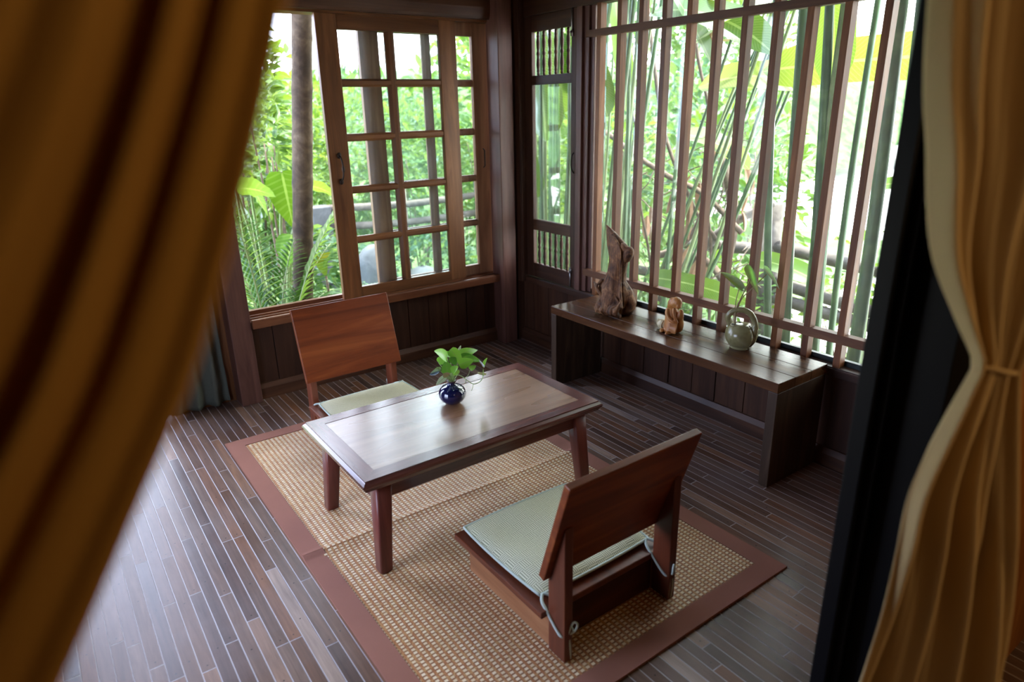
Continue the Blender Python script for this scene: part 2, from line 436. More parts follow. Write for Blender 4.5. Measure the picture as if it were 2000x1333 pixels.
def interp(tab, z):
    """piecewise smooth interpolation in a table of (z, value) with z descending"""
    if z >= tab[0][0]: return tab[0][1]
    for (z0, v0), (z1, v1) in zip(tab, tab[1:]):
        if z >= z1:
            t = (z0 - z) / (z0 - z1); return lerp(v0, v1, t)
    return tab[-1][1]
def curve(pts, n=8):
    """Catmull-Rom through pts"""
    P = [Vector(p) for p in pts]; P = [2 * P[0] - P[1]] + P + [2 * P[-1] - P[-2]]; out = []
    for i in range(1, len(P) - 2):
        for k in range(n):
            t = k / n; a, b, c, d = P[i - 1:i + 3]
            out.append(.5 * ((2 * b) + (c - a) * t + (2 * a - 5 * b + 4 * c - d) * t * t + (3 * b - a - 3 * c + d) * t ** 3))
    out.append(P[-2]); return out

# ------------------------------------------------------------------ the setting
FX0, FX1, FY0, FY1 = -3.3, .44, -4.9, .74
struct('floor', box(FX0, FX1, FY0, FY1, -.12, 0), M['floor'], 'worn narrow plank floor')
struct('ceiling', box(FX0 - .6, .9, FY0 - .3, 1.25, 2.45, 2.55), M['ceil'], 'dark boarded ceiling with wide eaves')

def boards(axis, a0, a1, w, z0, z1, face, thick, gap=.004, seed=1):
    """vertical boards side by side, with open grooves between them, before a backing"""
    rr = random.Random(seed); mb = MB(); a = a0
    while a < a1 - .01:
        b = min(a + w * rr.uniform(.85, 1.12), a1)
        q = rr.uniform(-.0015, .0015)
        if axis == 'x': mb.box(a + gap / 2, b - gap / 2, face + q, face + thick * .6, z0, z1)
        else: mb.box(face + q, face + thick * .6, a + gap / 2, b - gap / 2, z0, z1)
        a = b
    if axis == 'x': mb.box(a0, a1, face + thick * .6, face + thick, z0, z1)
    else: mb.box(face + thick * .6, face + thick, a0, a1, z0, z1)
    return mb
# wall with the sliding window
struct('wall_left', boards('x', -1.34, .215, .135, 0, .415, .535, .06, seed=3), M['dark'], 'dark boarded wall under the sliding window', .002)
struct('wall_left_upper', box(-1.44, .40, .53, .60, 2.04, 2.45), M['dark'], 'dark boards above the sliding window')
struct('wall_right', boards('y', -2.44, .53, .165, 0, .40, .382, .06, seed=5), M['dark'], 'dark boarded wall under the barred window', .002)
struct('wall_right_upper', box(.385, .44, -2.44, .53, 2.03, 2.45), M['dark'], 'dark boards above the barred window')
struct('wall_right_end', box(.385, .44, -2.44, -1.87, .40, 2.03), M['dark'], 'dark boards beside the barred window')
struct('baseboard_left', MB().prism([(.515, 0), (.54, 0), (.54, .085), (.528, .085), (.515, .06)], 'x', -1.335, .213), M['darkx'], 'dark baseboard under the sliding window', .002)
struct('baseboard_right', MB().prism([(.36, 0), (.36, .055), (.373, .08), (.386, .08), (.386, 0)], 'y', -2.44, .50), M['darky'], 'dark baseboard under the barred window', .002)
struct('trim_1', box(.21, .31, .425, .545, 0, 2.45), M['post'], 'dark square corner post', .004)
struct('trim_2', box(-1.437, -1.331, .482, .60, 0, 2.45), M['post'], 'dark square post at the end of the sliding window', .004)
t3 = MB().box(.335, .40, .398, .54, .40, 2.05).box(.325, .385, .44, .46, 0, 2.05).box(.345, .40, .395, .41, .40, 2.05).box(.31, .44, .46, .545, 0, 2.45)
struct('trim_3', t3, M['dark'], 'dark mouldings between corner post and shutter', .003)
t4 = MB().prism([(.49, 1.985), (.49, 2.05), (.60, 2.05), (.60, 1.925), (.505, 1.925), (.497, 1.94)], 'x', -1.44, .212)
struct('trim_4', t4, M['darkx'], 'brown head beam above the sliding window', .002)
struct('trim_5', box(.372, .44, -1.87, .40, 1.935, 2.04), M['darky'], 'dark head beam above the barred window', .003)
t6 = MB().box(.362, .385, -1.90, .40, .398, .432).box(.368, .47, -1.87, .40, .40, .436)
struct('trim_6', t6, M['darky'], 'dark sill beam under the barred window', .002)
struct('trim_7', MB().box(.372, .425, -.105, -.062, .436, 1.936).box(.388, .44, -.142, -.105, .436, 1.936).box(.402, .44, -.172, -.142, .436, 1.936),
       M['post'], 'stepped wooden frame between shutter and barred window', .002)
struct('trim_8', box(.372, .44, -1.88, -1.805, .43, 1.936), M['sashdark'], 'wooden frame at the far end of the barred window', .002)

# window 1: frame with the two sliding tracks
w1 = thing('window_1', 'sliding window frame with double track and sill', None, (-.56, .55, .45), kind='structure')
struct('sill', MB().prism([(.468, .408), (.60, .408), (.60, .44), (.492, .44), (.488, .455), (.474, .455), (.468, .449)], 'x', -1.328, .222), M['sill'], None, .002, w1)
tr = MB().box(-1.33, .33, .53, .536, .44, .452).box(-1.33, .33, .570, .578, .44, .454).box(-1.33, .33, .612, .64, .40, .468).box(-1.33, .33, .60, .612, .40, .444)
struct('track', tr, M['sill'], None, 0, w1)
struct('frame_post', MB().box(-1.331, -1.318, .545, .64, .44, 1.93), M['sashdark'], None, .001, w1)
struct('head_track', MB().box(-1.33, .33, .53, .64, 1.913, 1.93), M['sashx'], None, 0, w1)

def sash(name, label, x0, y0, mats, glass, zs=.452):
    """a sliding sash of two by five panes, x0: its left edge"""
    t = thing(name, label, 'window sash', (x0 + .4, y0, zs), group='sliding sashes')
    mz, mx = mats
    xs = [x0, x0 + .112, x0 + .375, x0 + .43, x0 + .698, x0 + .805]
    z0, z1 = zs, 1.914
    y1 = y0 + .03
    box(xs[0], xs[1], y0, y1, z0, z1).build('stile', mz, t, bevel=.003)
    box(xs[4], xs[5], y0, y1, z0, z1).build('stile', mz, t, bevel=.003)
    box(xs[1], xs[4], y0, y1, z0, .513).build('bottom_rail', mx, t, bevel=.003)
    box(xs[1], xs[4], y0, y1, 1.842, z1).build('top_rail', mx, t, bevel=.003)
    def bar(xa, xb, za, zb, axis):
        h = .5
        ya, yb = y0 + .003, y1 - .003
        if axis == 'z':
            c = (xa + xb) / 2; return MB().prism([(xa, ya + .011), (c - .011, ya), (c + .011, ya), (xb, ya + .011), (xb, yb), (xa, yb)], 'z', za, zb)
        c = (za + zb) / 2; ya += .0009; yb -= .0009; return MB().prism([(ya, c - .009), (ya + .011, za), (yb, za), (yb, zb), (ya + .011, zb), (ya, c + .009)], 'x', xa, xb)
    bar(xs[2], xs[3], .513, 1.842, 'z').build('glazing_bar', mz, t, bevel=.001)
    for k in range(4):
        zc = 1.842 - .2715 * (k + 1) + .0215
        bar(xs[1], xs[4], zc - .02, zc + .02, 'x').build('glazing_bar', mx, t, bevel=.001)
    gl = box(xs[1] - .004, xs[4] + .004, y0 + .018, y0 + .021, .509, 1.846).build('glass_pane', glass, t)
    return t
s1 = sash('window_sash', 'brown sliding sash with ten panes and an iron pull handle', -.802, .536, (M['sash'], M['sashx']), M['dusty'])
hb = MB().tube(curve([(-.748, .534, 1.232), (-.748, .512, 1.222), (-.746, .500, 1.19), (-.747, .500, 1.14), (-.75, .512, 1.112), (-.75, .534, 1.102)], 6), .0045, 8)
hb.ellipsoid((-.748, .532, 1.234), (.012, .006, .016)).ellipsoid((-.75, .532, 1.10), (.012, .006, .016)).ellipsoid((-.746, .499, 1.165), (.008, .008, .02))
hb.build('pull_handle', M['iron'], s1, True)
s2 = sash('window_sash', 'darker sliding sash standing behind the one with the handle', -.560, .583, (M['sashdark'], M['sashdark']), M['glass'])
MB().tube([(.19, .58, 1.22), (.19, .565, 1.21), (.19, .565, 1.12), (.19, .58, 1.11)], .004).build('pull_handle', M['iron'], s2, True)

# shutter beside the corner
sh = thing('spindle_shutter', 'narrow dark wooden shutter with glass between two rows of turned spindles', 'shutter', (.388, .165, .44))
sf = [('stile', (.375, .402, .328, .394, .44, 1.934)), ('stile', (.375, .402, -.06, -.018, .44, 1.934)),
      ('rail', (.376, .401, -.018, .328, .44, .53)), ('rail', (.376, .401, -.018, .328, .737, .802)),
      ('rail', (.376, .401, -.018, .328, 1.572, 1.622)), ('rail', (.376, .401, -.018, .328, 1.85, 1.934))]
for nm, q in sf: box(*q).build(nm, M['dark'] if nm == 'stile' else M['darky'], sh, bevel=.003)
box(.387, .391, -.022, .332, .798, 1.576).build('glass_pane', M['glass'], sh)
for z0, z1 in ((.53, .737), (1.622, 1.85)):
    H = z1 - z0
    pr = [(.005, 0), (.009, .03), (.006, .07), (.010, .10), (.007, .14), (.011, .24), (.009, .36), (.006, .44), (.010, .48), (.010, .52), (.006, .56), (.009, .64), (.011, .76), (.007, .86), (.010, .90), (.006, .93), (.009, .97), (.005, 1)]
    for k in range(6):
        y = -.018 + .346 * (k + .75) / 6.6
        MB().lathe([(r, z0 + H * q) for r, q in pr], (.388, y, 0), 10).build('spindle', M['dark'], sh, True)
bo = MB().tube([(.368, -.03, 1.80), (.368, -.03, 1.935)], .0045).box(.366, .376, -.038, -.022, 1.80, 1.83)
MB().ellipsoid((.362, -.03, 1.82), (.008, .006, .006)).build('knob', M['steel'], bo.build('bolt', M['steel'], sh, True), True)
bo = MB().tube([(.368, -.03, .445), (.368, -.03, .56)], .0045).box(.366, .376, -.038, -.022, .53, .56)
MB().ellipsoid((.362, -.03, .535), (.008, .006, .006)).build('knob', M['steel'], bo.build('bolt', M['steel'], sh, True), True)
MB().tube(curve([(.375, -.045, 1.21), (.36, -.045, 1.19), (.358, -.045, 1.13), (.375, -.045, 1.10)], 4), .004).build('pull_handle', M['iron'], sh, True)

# window 2: fixed lattice before glass
w2 = thing('window_2', 'wooden bar lattice before fixed glass', None, (.39, -.98, .44), kind='structure')
for k in range(11):
    y1 = -.2163 - k * .1438
    box(.3717, .4115, y1 - .028, y1, .436, 1.936).build('bar', M['bar'], w2, bevel=.0012)
box(.3708, .4105, -1.806, -.135, .5365, .574).build('rail', M['rail'], w2, bevel=.0012)
box(.3708, .4105, -1.806, -.135, 1.785, 1.818).build('rail', M['rail'], w2, bevel=.0012)
box(.424, .428, -1.806, -.15, .44, 1.936).build('glass', M['glass'], w2)
box(.416, .436, -1.806, -.15, .436, .458).build('bottom_strip', M['alu'], w2)

# doorway on the garden side, left of the end post
struct('wall_left_return', box(-1.76, -1.335, .602, .66, 0, 2.45), M['sash'], 'brown boarded wall stub behind the grey-green curtain')
struct('wall_left_head', box(-3.3, -1.76, .602, .66, 2.1, 2.45), M['darkx'], 'dark beam over the garden doorway')
vw = MB().box(-2.56, -2.50, -2.56, -1.50, 0, 2.45).box(-3.38, -2.56, -2.56, -2.45, 0, 2.45).box(-2.56, -2.50, -1.50, .70, 0, .30).box(-2.56, -2.50, -1.50, .70, 1.10, 2.45).box(-2.56, -2.50, -.65, .70, .30, 1.10)
struct('wall_light_block', vw, M['dark'], 'unseen dark wall with an opening sized for the side light')  # unseen wall, placed and cut to limit the light from this side
# partition to the bedroom, with the wide opening the photograph is taken through
struct('wall_back', box(-.93, .44, -2.56, -2.45, 0, 2.45), M['wallpaint'], 'orange brown bedroom partition wall')
struct('wall_back_head', box(-3.3, -.93, -2.56, -2.45, 2.12, 2.45), M['wallpaint'], 'bedroom partition above the opening')
d1 = MB().box(-1.054, -1.036, -2.47, -2.44, 0, 2.12).box(-1.036, -1.024, -2.485, -2.45, 0, 2.12).box(-1.024, -1.008, -2.475, -2.445, 0, 2.12).box(-1.008, -.93, -2.56, -2.45, 0, 2.12)
struct('door_1', d1, M['jamb'], 'black sliding door frame with stepped edges', .002)
struct('wall_bedroom_right', box(.40, .48, -4.9, -2.56, 0, 2.45), M['dark'])
struct('wall_bedroom_rear', box(-3.3, .48, -4.98, -4.9, 0, 2.45), M['dark'])
struct('wall_bedroom_left', box(-3.38, -3.3, -4.9, -2.5, 0, 2.45), M['dark'])

# ------------------------------------------------------------------ rug
rg = thing('rug', 'woven straw floor mat with a brown cloth border under the low table', 'rug', (-.99, -.95, 0))
RX0, RX1, RY0, RY1, RF = -1.622, -.352, -1.978, .09, -.956
def rugz(x, y):
    d = abs(y - RF)
    return .006 + .011 * math.exp(-(d / .018) ** 2) + .0012 * math.sin(x * 7 + y * 3)
def rugsheet(x0, x1, y0, y1, lift=0.0):
    n = max(2, int((x1 - x0) / .06)); ys = []
    y = y0
    while y < y1 - 1e-4:
        ys.append(y); y += .006 if abs(y - RF) < .05 else .045
    ys.append(y1); mb = MB(); m = len(ys) - 1
    xw = lambda x, y: x + (.012 * max(0, RF - y) / 1.0 * -0.3)
    top = [(lerp(x0, x1, i / n), q, rugz(lerp(x0, x1, i / n), q) + lift) for q in ys for i in range(n + 1)]
    fs = [(j * (n + 1) + i, j * (n + 1) + i + 1, (j + 1) * (n + 1) + i + 1, (j + 1) * (n + 1) + i) for j in range(m) for i in range(n)]
    mb.add(top, fs)
    rim = [(x0, q) for q in ys] ; 
    per = [(lerp(x0, x1, i / n), ys[0]) for i in range(n + 1)] + [(x1, q) for q in ys[1:]] + [(lerp(x1, x0, i / n), ys[-1]) for i in range(1, n + 1)] + [(x0, q) for q in ys[-2:0:-1]]
    k = len(per)
    mb.add([(a, b, rugz(a, b) + lift) for a, b in per] + [(a, b, .0005) for a, b in per], [(i, k + i, k + (i + 1) % k, (i + 1) % k) for i in range(k)])
    return mb
bw = .072
rugsheet(RX0 + bw - .01, RX1 - bw + .01, RY0 + bw - .01, RY1 - bw + .01).build('weave', M['rug'], rg, True)
for q in ((RX0, RX0 + bw, RY0, RF - .001), (RX0, RX0 + bw, RF + .001, RY1), (RX1 - bw, RX1, RY0, RF - .001), (RX1 - bw, RX1, RF + .001, RY1), (RX0 + bw, RX1 - bw, RY0, RY0 + bw), (RX0 + bw, RX1 - bw, RY1 - bw, RY1)):
    rugsheet(*q, lift=.0025).build('border', M['rugborder'], rg, True)

# ------------------------------------------------------------------ low table
TX0, TX1, TY0, TY1, TZ = -1.4835, -.4835, -1.2248, -.6729, .374
tb = thing('low_table', 'low wooden table with a pale panel top and dark mitred border, splayed legs', 'table', (-.9835, -.949, .008))
prof = [(.066, TZ), (.013, TZ), (.013, TZ - .004), (.010, TZ - .006), (.003, TZ - .012), (0, TZ - .018), (.003, TZ - .024), (.014, TZ - .040), (.066, TZ - .040)]
def side(k):
    mb = MB(); a, b = [], []
    for ins, z in prof:
        c = [(TX0 + ins, TY0 + ins), (TX1 - ins, TY0 + ins), (TX1 - ins, TY1 - ins), (TX0 + ins, TY1 - ins)]
        p, q = c[k], c[(k + 1) % 4]; a.append((*p, z)); b.append((*q, z))
    n = len(prof)
    return mb.add(a + b, [tuple(range(n)), tuple(range(n, 2 * n))[::-1]] + [(i, n + i, n + (i + 1) % n, (i + 1) % n) for i in range(n)])
for k in range(4): side(k).build('border', M['tblx'] if k % 2 == 0 else M['tbly'], tb)
box(TX0 + .0665, TX1 - .0665, TY0 + .0665, TY1 - .0665, TZ - .035, TZ - .0012).build('panel_top', M['tblpan'], tb, bevel=.001)
ax0, ax1, ay0, ay1 = TX0 + .055, TX1 - .055, TY0 + .05, TY1 - .05
for q, m in (((ax0, ax1, ay0, ay0 + .022), 'tblx'), ((ax0, ax1, ay1 - .022, ay1), 'tblx'), ((ax0, ax0 + .022, ay0 + .022, ay1 - .022), 'tbly'), ((ax1 - .022, ax1, ay0 + .022, ay1 - .022), 'tbly')):
    box(*q, TZ - .105, TZ - .0405).build('apron', M[m], tb, bevel=.002)
for sx in (-1, 1):
    for sy in (-1, 1):
        cx, cy = (TX0 + TX1) / 2, (TY0 + TY1) / 2
        top = (cx + sx * .415, cy + sy * .212); ft = (cx + sx * .440, cy + sy * .232)
        def ring(c, w, z):
            out = []; r = w * .28
            for ox, oy, a0 in ((1, 1, 0), (-1, 1, 90), (-1, -1, 180), (1, -1, 270)):
                for a in (0, 30, 60, 90):
                    out.append((c[0] + ox * (w - r) + r * math.cos(R(a0 + a)), c[1] + oy * (w - r) + r * math.sin(R(a0 + a)), z))
            return out
        MB().loft([ring(ft, .0195, .0085), ring(ft, .0225, .012), ring((lerp(ft[0], top[0], .5), lerp(ft[1], top[1], .5)), .0255, .17), ring(top, .029, TZ - .041)]).build('leg', M['tblleg'], tb, True)

# ------------------------------------------------------------------ floor chairs
def chair(name, label, loc, rz):
    """local frame: sitter looks to +y, origin under the seat centre"""
    t = thing(name, label, 'chair', (0, 0, 0), group='legless floor chairs')
    box(-.246, .246, -.231, .231, .112, .133).build('seat', M['mahoy'], t, bevel=.003)
    for s in (-1, 1):
        box(s * .215, s * .195, -.231, .19, 0, .1115).build('side_panel', M['basey'], t, bevel=.002)
        leg = MB().prism([(-.302, 0), (-.2315, 0), (-.2315, .268), (-.302, .432)][::-1], 'x', s * .222, s * .193)
        leg.build('back_leg', M['mahoz'], t, bevel=.003)
    box(-.194, .194, .165, .185, 0, .1115).build('front_panel', M['maho'], t, bevel=.002)
    box(-.1925, .1925, -.229, -.209, 0, .1115).build('rear_panel', M['mahoshade'], t, bevel=.002)
    # backrest: tilted board
    a = Vector((0, -.215, .250)); b = Vector((0, -.322, .585)); d = (b - a).normalized(); nrm = Vector((0, d.z, -d.y))
    th = .024
    poly = [a, b, b - nrm * th, a - nrm * th]
    br = MB().prism([(p.y, p.z) for p in poly], 'x', -.243, .243).build('backrest', M['maho'], t, bevel=.003)
    t.location = loc; t.rotation_euler = (0, 0, rz)
    return t
def cushion(name, label, mat, loc, rz, ties):
    t = thing(name, label, 'cushion', (0, 0, 0), group='seat cushions')
    hx, hy, h = .226, .210, .030
    def P(u, v, top):
        U, V = 2 * u - 1, 2 * v - 1
        # rounded square
        x = U * hx * (1 - .035 * V * V * abs(U)); y = V * hy * (1 - .035 * U * U * abs(V))
        e = (1 - abs(U) ** 6) * (1 - abs(V) ** 6)
        pin = .004 * math.sin(U * 5 + V * 3)
        return (x, y, .015 + (max(0, e) ** .5 * (h - .013) + pin * max(0, e)) if top else .015 - max(0, e) ** .5 * .013)
    n = 26
    mb = MB().grid(lambda u, v: P(u, v, True), n, n).grid(lambda u, v: P(u, v, False), n, n, True)
    mb.build('cushion', mat, t, True)
    ed = []
    for k in range(4 * n):
        s_, q = divmod(k, n); q /= n
        u, v = [(q, 0), (1, q), (1 - q, 1), (0, 1 - q)][s_]
        ed.append(P(u, v, True))
    ed.append(ed[0])
    MB().tube(ed, .0045, 6).build('piping', M['mint'], t, True)
    for s in ties:
        c = [(s * .205, -.203, .016), (s * .190, -.222, .010), (s * .1865, -.245, -.004), (s * .1865, -.285, -.036), (s * .1875, -.306, -.047), (s * .200, -.3085, -.049), (s * .214, -.3085, -.049), (s * .2275, -.306, -.047), (s * .2285, -.285, -.036), (s * .2285, -.245, -.004), (s * .2265, -.222, .010), (s * .212, -.203, .016)]
        z = MB().tube(curve(c, 4), .0046, 6)
        k = Vector((s * .207, -.313, -.049))
        zt = MB(); zt.tube(curve([k, k + Vector((s * -.012, -.014, .018)), k + Vector((s * -.016, -.018, .040)), k + Vector((s * -.006, -.012, .046)), k + Vector((s * .004, -.002, .004))], 4), .0036, 5)
        zt.tube(curve([k, k + Vector((0, -.006, -.03)), k + Vector((s * -.004, -.004, -.08))], 4), .0034, 5)
        zo = z.build('tie', M['mint'], t, True); zt.build('bow', M['mint'], zo, True)
    t.location = loc; t.rotation_euler = (0, 0, rz)
    return t
zr = .0088
chair('floor_chair', 'dark mahogany floor chair seen from behind its solid backrest, on the mat', (-.982, -1.549, zr), 0)
cushion('seat_cushion', 'pale grey-green basket-weave cushion tied to the chair turned away', M['cushB'], (-.978, -1.532, .1335 + zr), 0, (-1, 1))
chair('floor_chair', 'reddish floor chair under the sliding window, backrest towards the window', (-1.008, -.268, zr), math.pi)
cushion('seat_cushion', 'cream herringbone cushion on the chair under the window', M['cushA'], (-.998, -.282, .1335 + zr), math.pi, (-1, 1))

# ------------------------------------------------------------------ bench
bn = thing('bench', 'long dark plank bench under the barred window', 'bench', (.185, -.965, 0))
tp = MB()
for a, b in ((.018, .127), (.128, .238), (.239, .353)): tp.box(a, b, -1.646, -.283, .410, .4505)
tp.build('seat_top', M['bench'], bn, bevel=.002)
box(.020, .350, -1.646, -1.604, 0, .4095).build('side_panel', M['benchz'], bn, bevel=.003)
box(.020, .350, -.325, -.283, 0, .4095).build('side_panel', M['benchz'], bn, bevel=.003)

# driftwood
dw = thing('driftwood_sculpture', 'tall twisted driftwood piece with a pointed tip on the bench', 'sculpture', (.2, -.585, .4505))
secs = [(.4510, -.520, -.665, .055), (.470, -.502, -.682, .075), (.505, -.490, -.692, .080), (.545, -.484, -.686, .070), (.575, -.490, -.668, .060), (.60, -.488, -.655, .052), (.62, -.508, -.640, .046),
        (.66, -.530, -.640, .040), (.70, -.538, -.645, .036), (.735, -.535, -.660, .034), (.765, -.530, -.672, .034), (.795, -.522, -.660, .030), (.825, -.514, -.620, .024), (.855, -.508, -.572, .017), (.875, -.504, -.535, .009), (.888, -.500, -.508, .003)]
rings = []
for i, (z, ya, yb, dx) in enumerate(secs):
    ring = []; n = 40
    tw = (z - .45) * 1.8
    for k in range(n):
        a = 2 * math.pi * k / n
        y = (ya + yb) / 2 + (yb - ya) / 2 * math.cos(a); x = .20 + dx * math.sin(a)
        base = max(0, (.60 - z) / .15)
        rr = 1 + .10 * math.sin(3 * a + tw * 4) * (1 + .9 * base) + .05 * math.sin(7 * a - tw * 5) + .12 * base * math.sin(5 * a + z * 40)
        rr += (.16 + .30 * min(1, base)) * noise.noise(Vector((math.cos(a) * 1.9, math.sin(a) * 1.9, z * 18 + 3)))
        rr += .12 * noise.noise(Vector((math.cos(a) * 4, math.sin(a) * 4, z * 9)))
        if z > .61: rr = 1 + (rr - 1) * .45
        rr = max(.4, rr)
        zz = z + (.018 * base * math.sin(2 * a + 1) if i > 0 else 0)
        ring.append((.20 + (x - .20) * rr, (ya + yb) / 2 + (y - (ya + yb) / 2) * min(rr, 1.12), max(.4508, zz)))
    rings.append(ring)
MB().loft(rings).build('trunk', M['drift'], dw, True)
kb = MB()
kb.ellipsoid((.19, -.672, .765), (.024, .026, .045), rot=Matrix.Rotation(R(24), 3, 'X'))
kb.ellipsoid((.185, -.650, .800), (.020, .030, .016), rot=Matrix.Rotation(R(38), 3, 'X'))
o = kb.build('knot', M['drift'], dw, True); remesh(o, .006, 3)
rl = MB()
rl.tube(curve([(.186, -.545, .850), (.176, -.600, .826), (.168, -.640, .780), (.170, -.642, .70), (.172, -.640, .63), (.150, -.668, .56), (.14, -.69, .50)], 6), [.004] + [.007] * 35 + [.005], 7)
rl.tube(curve([(.15, -.480, .59), (.13, -.52, .575), (.128, -.56, .54), (.118, -.60, .50), (.13, -.61, .458)], 6), .010, 7)
rl.tube(curve([(.145, -.468, .603), (.15, -.50, .59), (.155, -.53, .62)], 6), [.003 + .008 * k / 12 for k in range(13)], 7)
for k in range(7):
    a = -.535 - .022 * k; rl.tube(curve([(.125 + .004 * k, a, .455), (.118 - .003 * (k % 3), a + .006 * (k % 2), .485), (.130 + .01 * (k % 3), a - .012, .515), (.150, a - .010 + .01 * (k % 3), .55)], 5), [.013, .016, .014, .015, .017, .012, .014, .016, .013, .011, .012, .010, .008, .007, .006, .004], 7)
o = rl.build('ridge', M['drift'], dw, True); remesh(o, .004, 2)

# figurine
fg = thing('figurine', 'small carved orange wooden figure crouching with bowed head on the bench', 'figurine', (.185, -.972, .4505))
B0 = Vector((.185, -.972, .4505))
def E(mb, c, r, rx=0, ry=0, rz=0):
    mb.ellipsoid(B0 + Vector(c), r, rot=Matrix.Rotation(R(rz), 3, 'Z') @ Matrix.Rotation(R(ry), 3, 'Y') @ Matrix.Rotation(R(rx), 3, 'X'))
fb = MB()
rob = [(0, .040, .034, .000), (.010, .041, .036, -.001), (.030, .037, .037, -.002), (.052, .033, .036, -.002), (.075, .029, .033, .001), (.095, .026, .029, .004), (.110, .022, .024, .004), (.120, .012, .014, .000)]
fb.loft([[tuple(B0 + Vector((rx * math.cos(a) * (1 + .06 * math.sin(6 * a) * (1 - z / .12)), dy + ry * math.sin(a), z + .0015))) for a in [2 * math.pi * k / 28 for k in range(28)]] for z, rx, ry, dy in rob])
E(fb, (.010, .026, .088), (.022, .018, .038), 14)         # rounded back
E(fb, (.012, -.036, .075), (.018, .015, .040), 6)         # raised knee
E(fb, (.012, -.038, .040), (.020, .016, .038))
E(fb, (-.042, .022, .0085), (.022, .0115, .0085), 0, 0, 35)  # feet, toes towards the room
E(fb, (-.046, -.022, .0085), (.024, .0115, .0085), 0, 0, 8)
fb.tube(curve([B0 + Vector(p) for p in ((-.020, .012, .110), (-.033, .004, .092), (-.036, -.012, .072), (-.028, -.036, .060), (-.016, -.046, .058))], 4), [.010] * 6 + [.008] * 11, 8)   # upper arm down to the knee
fb.tube(curve([B0 + Vector(p) for p in ((-.018, -.046, .056), (-.026, -.036, .082), (-.024, -.026, .108), (-.020, -.024, .122))], 4), [.0065] * 13, 8)                          # forearm up to the face
for k in range(5):
    y = -.046 + k * .007; fb.tube(curve([B0 + Vector((-.022 - .004 * k, y, .054)), B0 + Vector((-.031 - .003 * k, y - .006, .032)), B0 + Vector((-.034 - .002 * k, y - .003, .006))], 4), .0042, 6)
o = fb.build('body', M['figwood'], fg, True); remesh(o, .0028, 2)
hd = MB()
E(hd, (-.004, -.024, .146), (.0235, .027, .0265), 28)
E(hd, (-.002, .000, .138), (.0225, .024, .027), 10)
E(hd, (.0, .010, .122), (.019, .018, .022))               # hair falling to the nape
E(hd, (-.008, -.041, .133), (.015, .011, .015), 20)       # face turned down
E(hd, (-.012, -.053, .130), (.0040, .0040, .0055)); E(hd, (-.025, -.014, .138), (.0035, .006, .009))
o = hd.build('head', M['figwood'], fg, True); remesh(o, .0026, 2)
bl = MB()
E(bl, (-.004, .050, .024), (.026, .030, .0235))
for k in range(5): bl.tube(curve([B0 + Vector((-.026 + .004 * k, .036 + .009 * k, .008)), B0 + Vector((-.031 + .003 * k, .038 + .009 * k, .028)), B0 + Vector((-.012, .040 + .008 * k, .0475))], 4), .0028, 5)
bl.build('round_bundle', M['figpale'], fg, True)

# jug with loop handle
jg = thing('ceramic_jug', 'round celadon ceramic pot with a loop handle on the bench', 'pot', (.245, -1.305, .4505))
jc = (.245, -1.305, .4505)
pf = [(.040, 0), (.043, .004), (.041, .009), (.050, .016), (.062, .035), (.068, .056), (.066, .076), (.056, .095), (.040, .106), (.020, .110), (.001, .1105)]
rings = []
for r, z in pf:
    ring = []
    for k in range(48):
        a = 2 * math.pi * k / 48
        # three pinched seams on the handle side
        d = sum(.16 * math.exp(-((math.atan2(math.sin(a - R(q)), math.cos(a - R(q)))) / .10) ** 2) for q in (-42, -66, -92))
        m_ = 1 + .05 * max(0, math.cos(a - R(-68))) - d * (1 if r > .03 else .2)
        ring.append((jc[0] + r * m_ * math.cos(a), jc[1] + r * m_ * math.sin(a), jc[2] + z))
    rings.append(ring)
MB().loft(rings).build('body', M['celadon'], jg, True)
hp = curve([(.225, -1.262, .548), (.213, -1.255, .585), (.222, -1.272, .612), (.238, -1.305, .622), (.252, -1.338, .608), (.258, -1.360, .570), (.254, -1.362, .535), (.25, -1.352, .50)], 6)
MB().tube(hp, [.013] * 10 + [.0125] * (len(hp) - 20) + [.015] * 10, 12).build('handle', M['celadon'], jg, True)
for q in (-42, -66, -92):
    a = R(q); MB().tube([(jc[0] + r * .905 * math.cos(a), jc[1] + r * .905 * math.sin(a), jc[2] + z) for r, z in pf[2:9]], .0042, 6).build('seam', M['celseam'], jg, True)
MB().lathe([(.020, -.006), (.0195, .001), (.017, .0025), (.0145, .0005), (.0145, -.004)], (.216, -1.290, .5575), 24).build('mouth_rim', M['celadon'], jg, True)
MB().lathe([(.0148, -.001), (.0145, .0012), (.001, .0013)], (.216, -1.290, .5575), 20).build('mouth', M['holeshade'], jg, True)  # solid dark disc in place of a shaded opening
MB().lathe([(.007, 0), (.006, .0015), (.001, .002)], (.248, -1.292, .5606), 12).build('vent_hole', M['holeshade'], jg, True)

# leaf shapes
heart = lambda t: (math.sin(math.pi * min(1, (t * .93 + .07)) ** .62)) ** .8 if t < 1 else .02
ovate = lambda t: math.sin(math.pi * (t * .96 + .02)) ** .8
long_ = lambda t: min(1, (t / .12) ** .6 if t > 0 else .05) * (1 if t < .72 else max(.02, 1 - ((t - .72) / .28) ** 2)) ** .7

def potleaf(parent, base, tip, W, mat, normal_hint=0.0, droop=.25, fold=.18):
    b, t = Vector(base), Vector(tip); d = t - b; L = d.length
    d2 = (d.normalized() + Vector((0, 0, droop * .45))).normalized()
    mb = MB(); mb.blade(b, d2, L * 1.03, W, droop, fold, normal_hint, heart, 8); return mb.build('leaf', mat, parent, True)

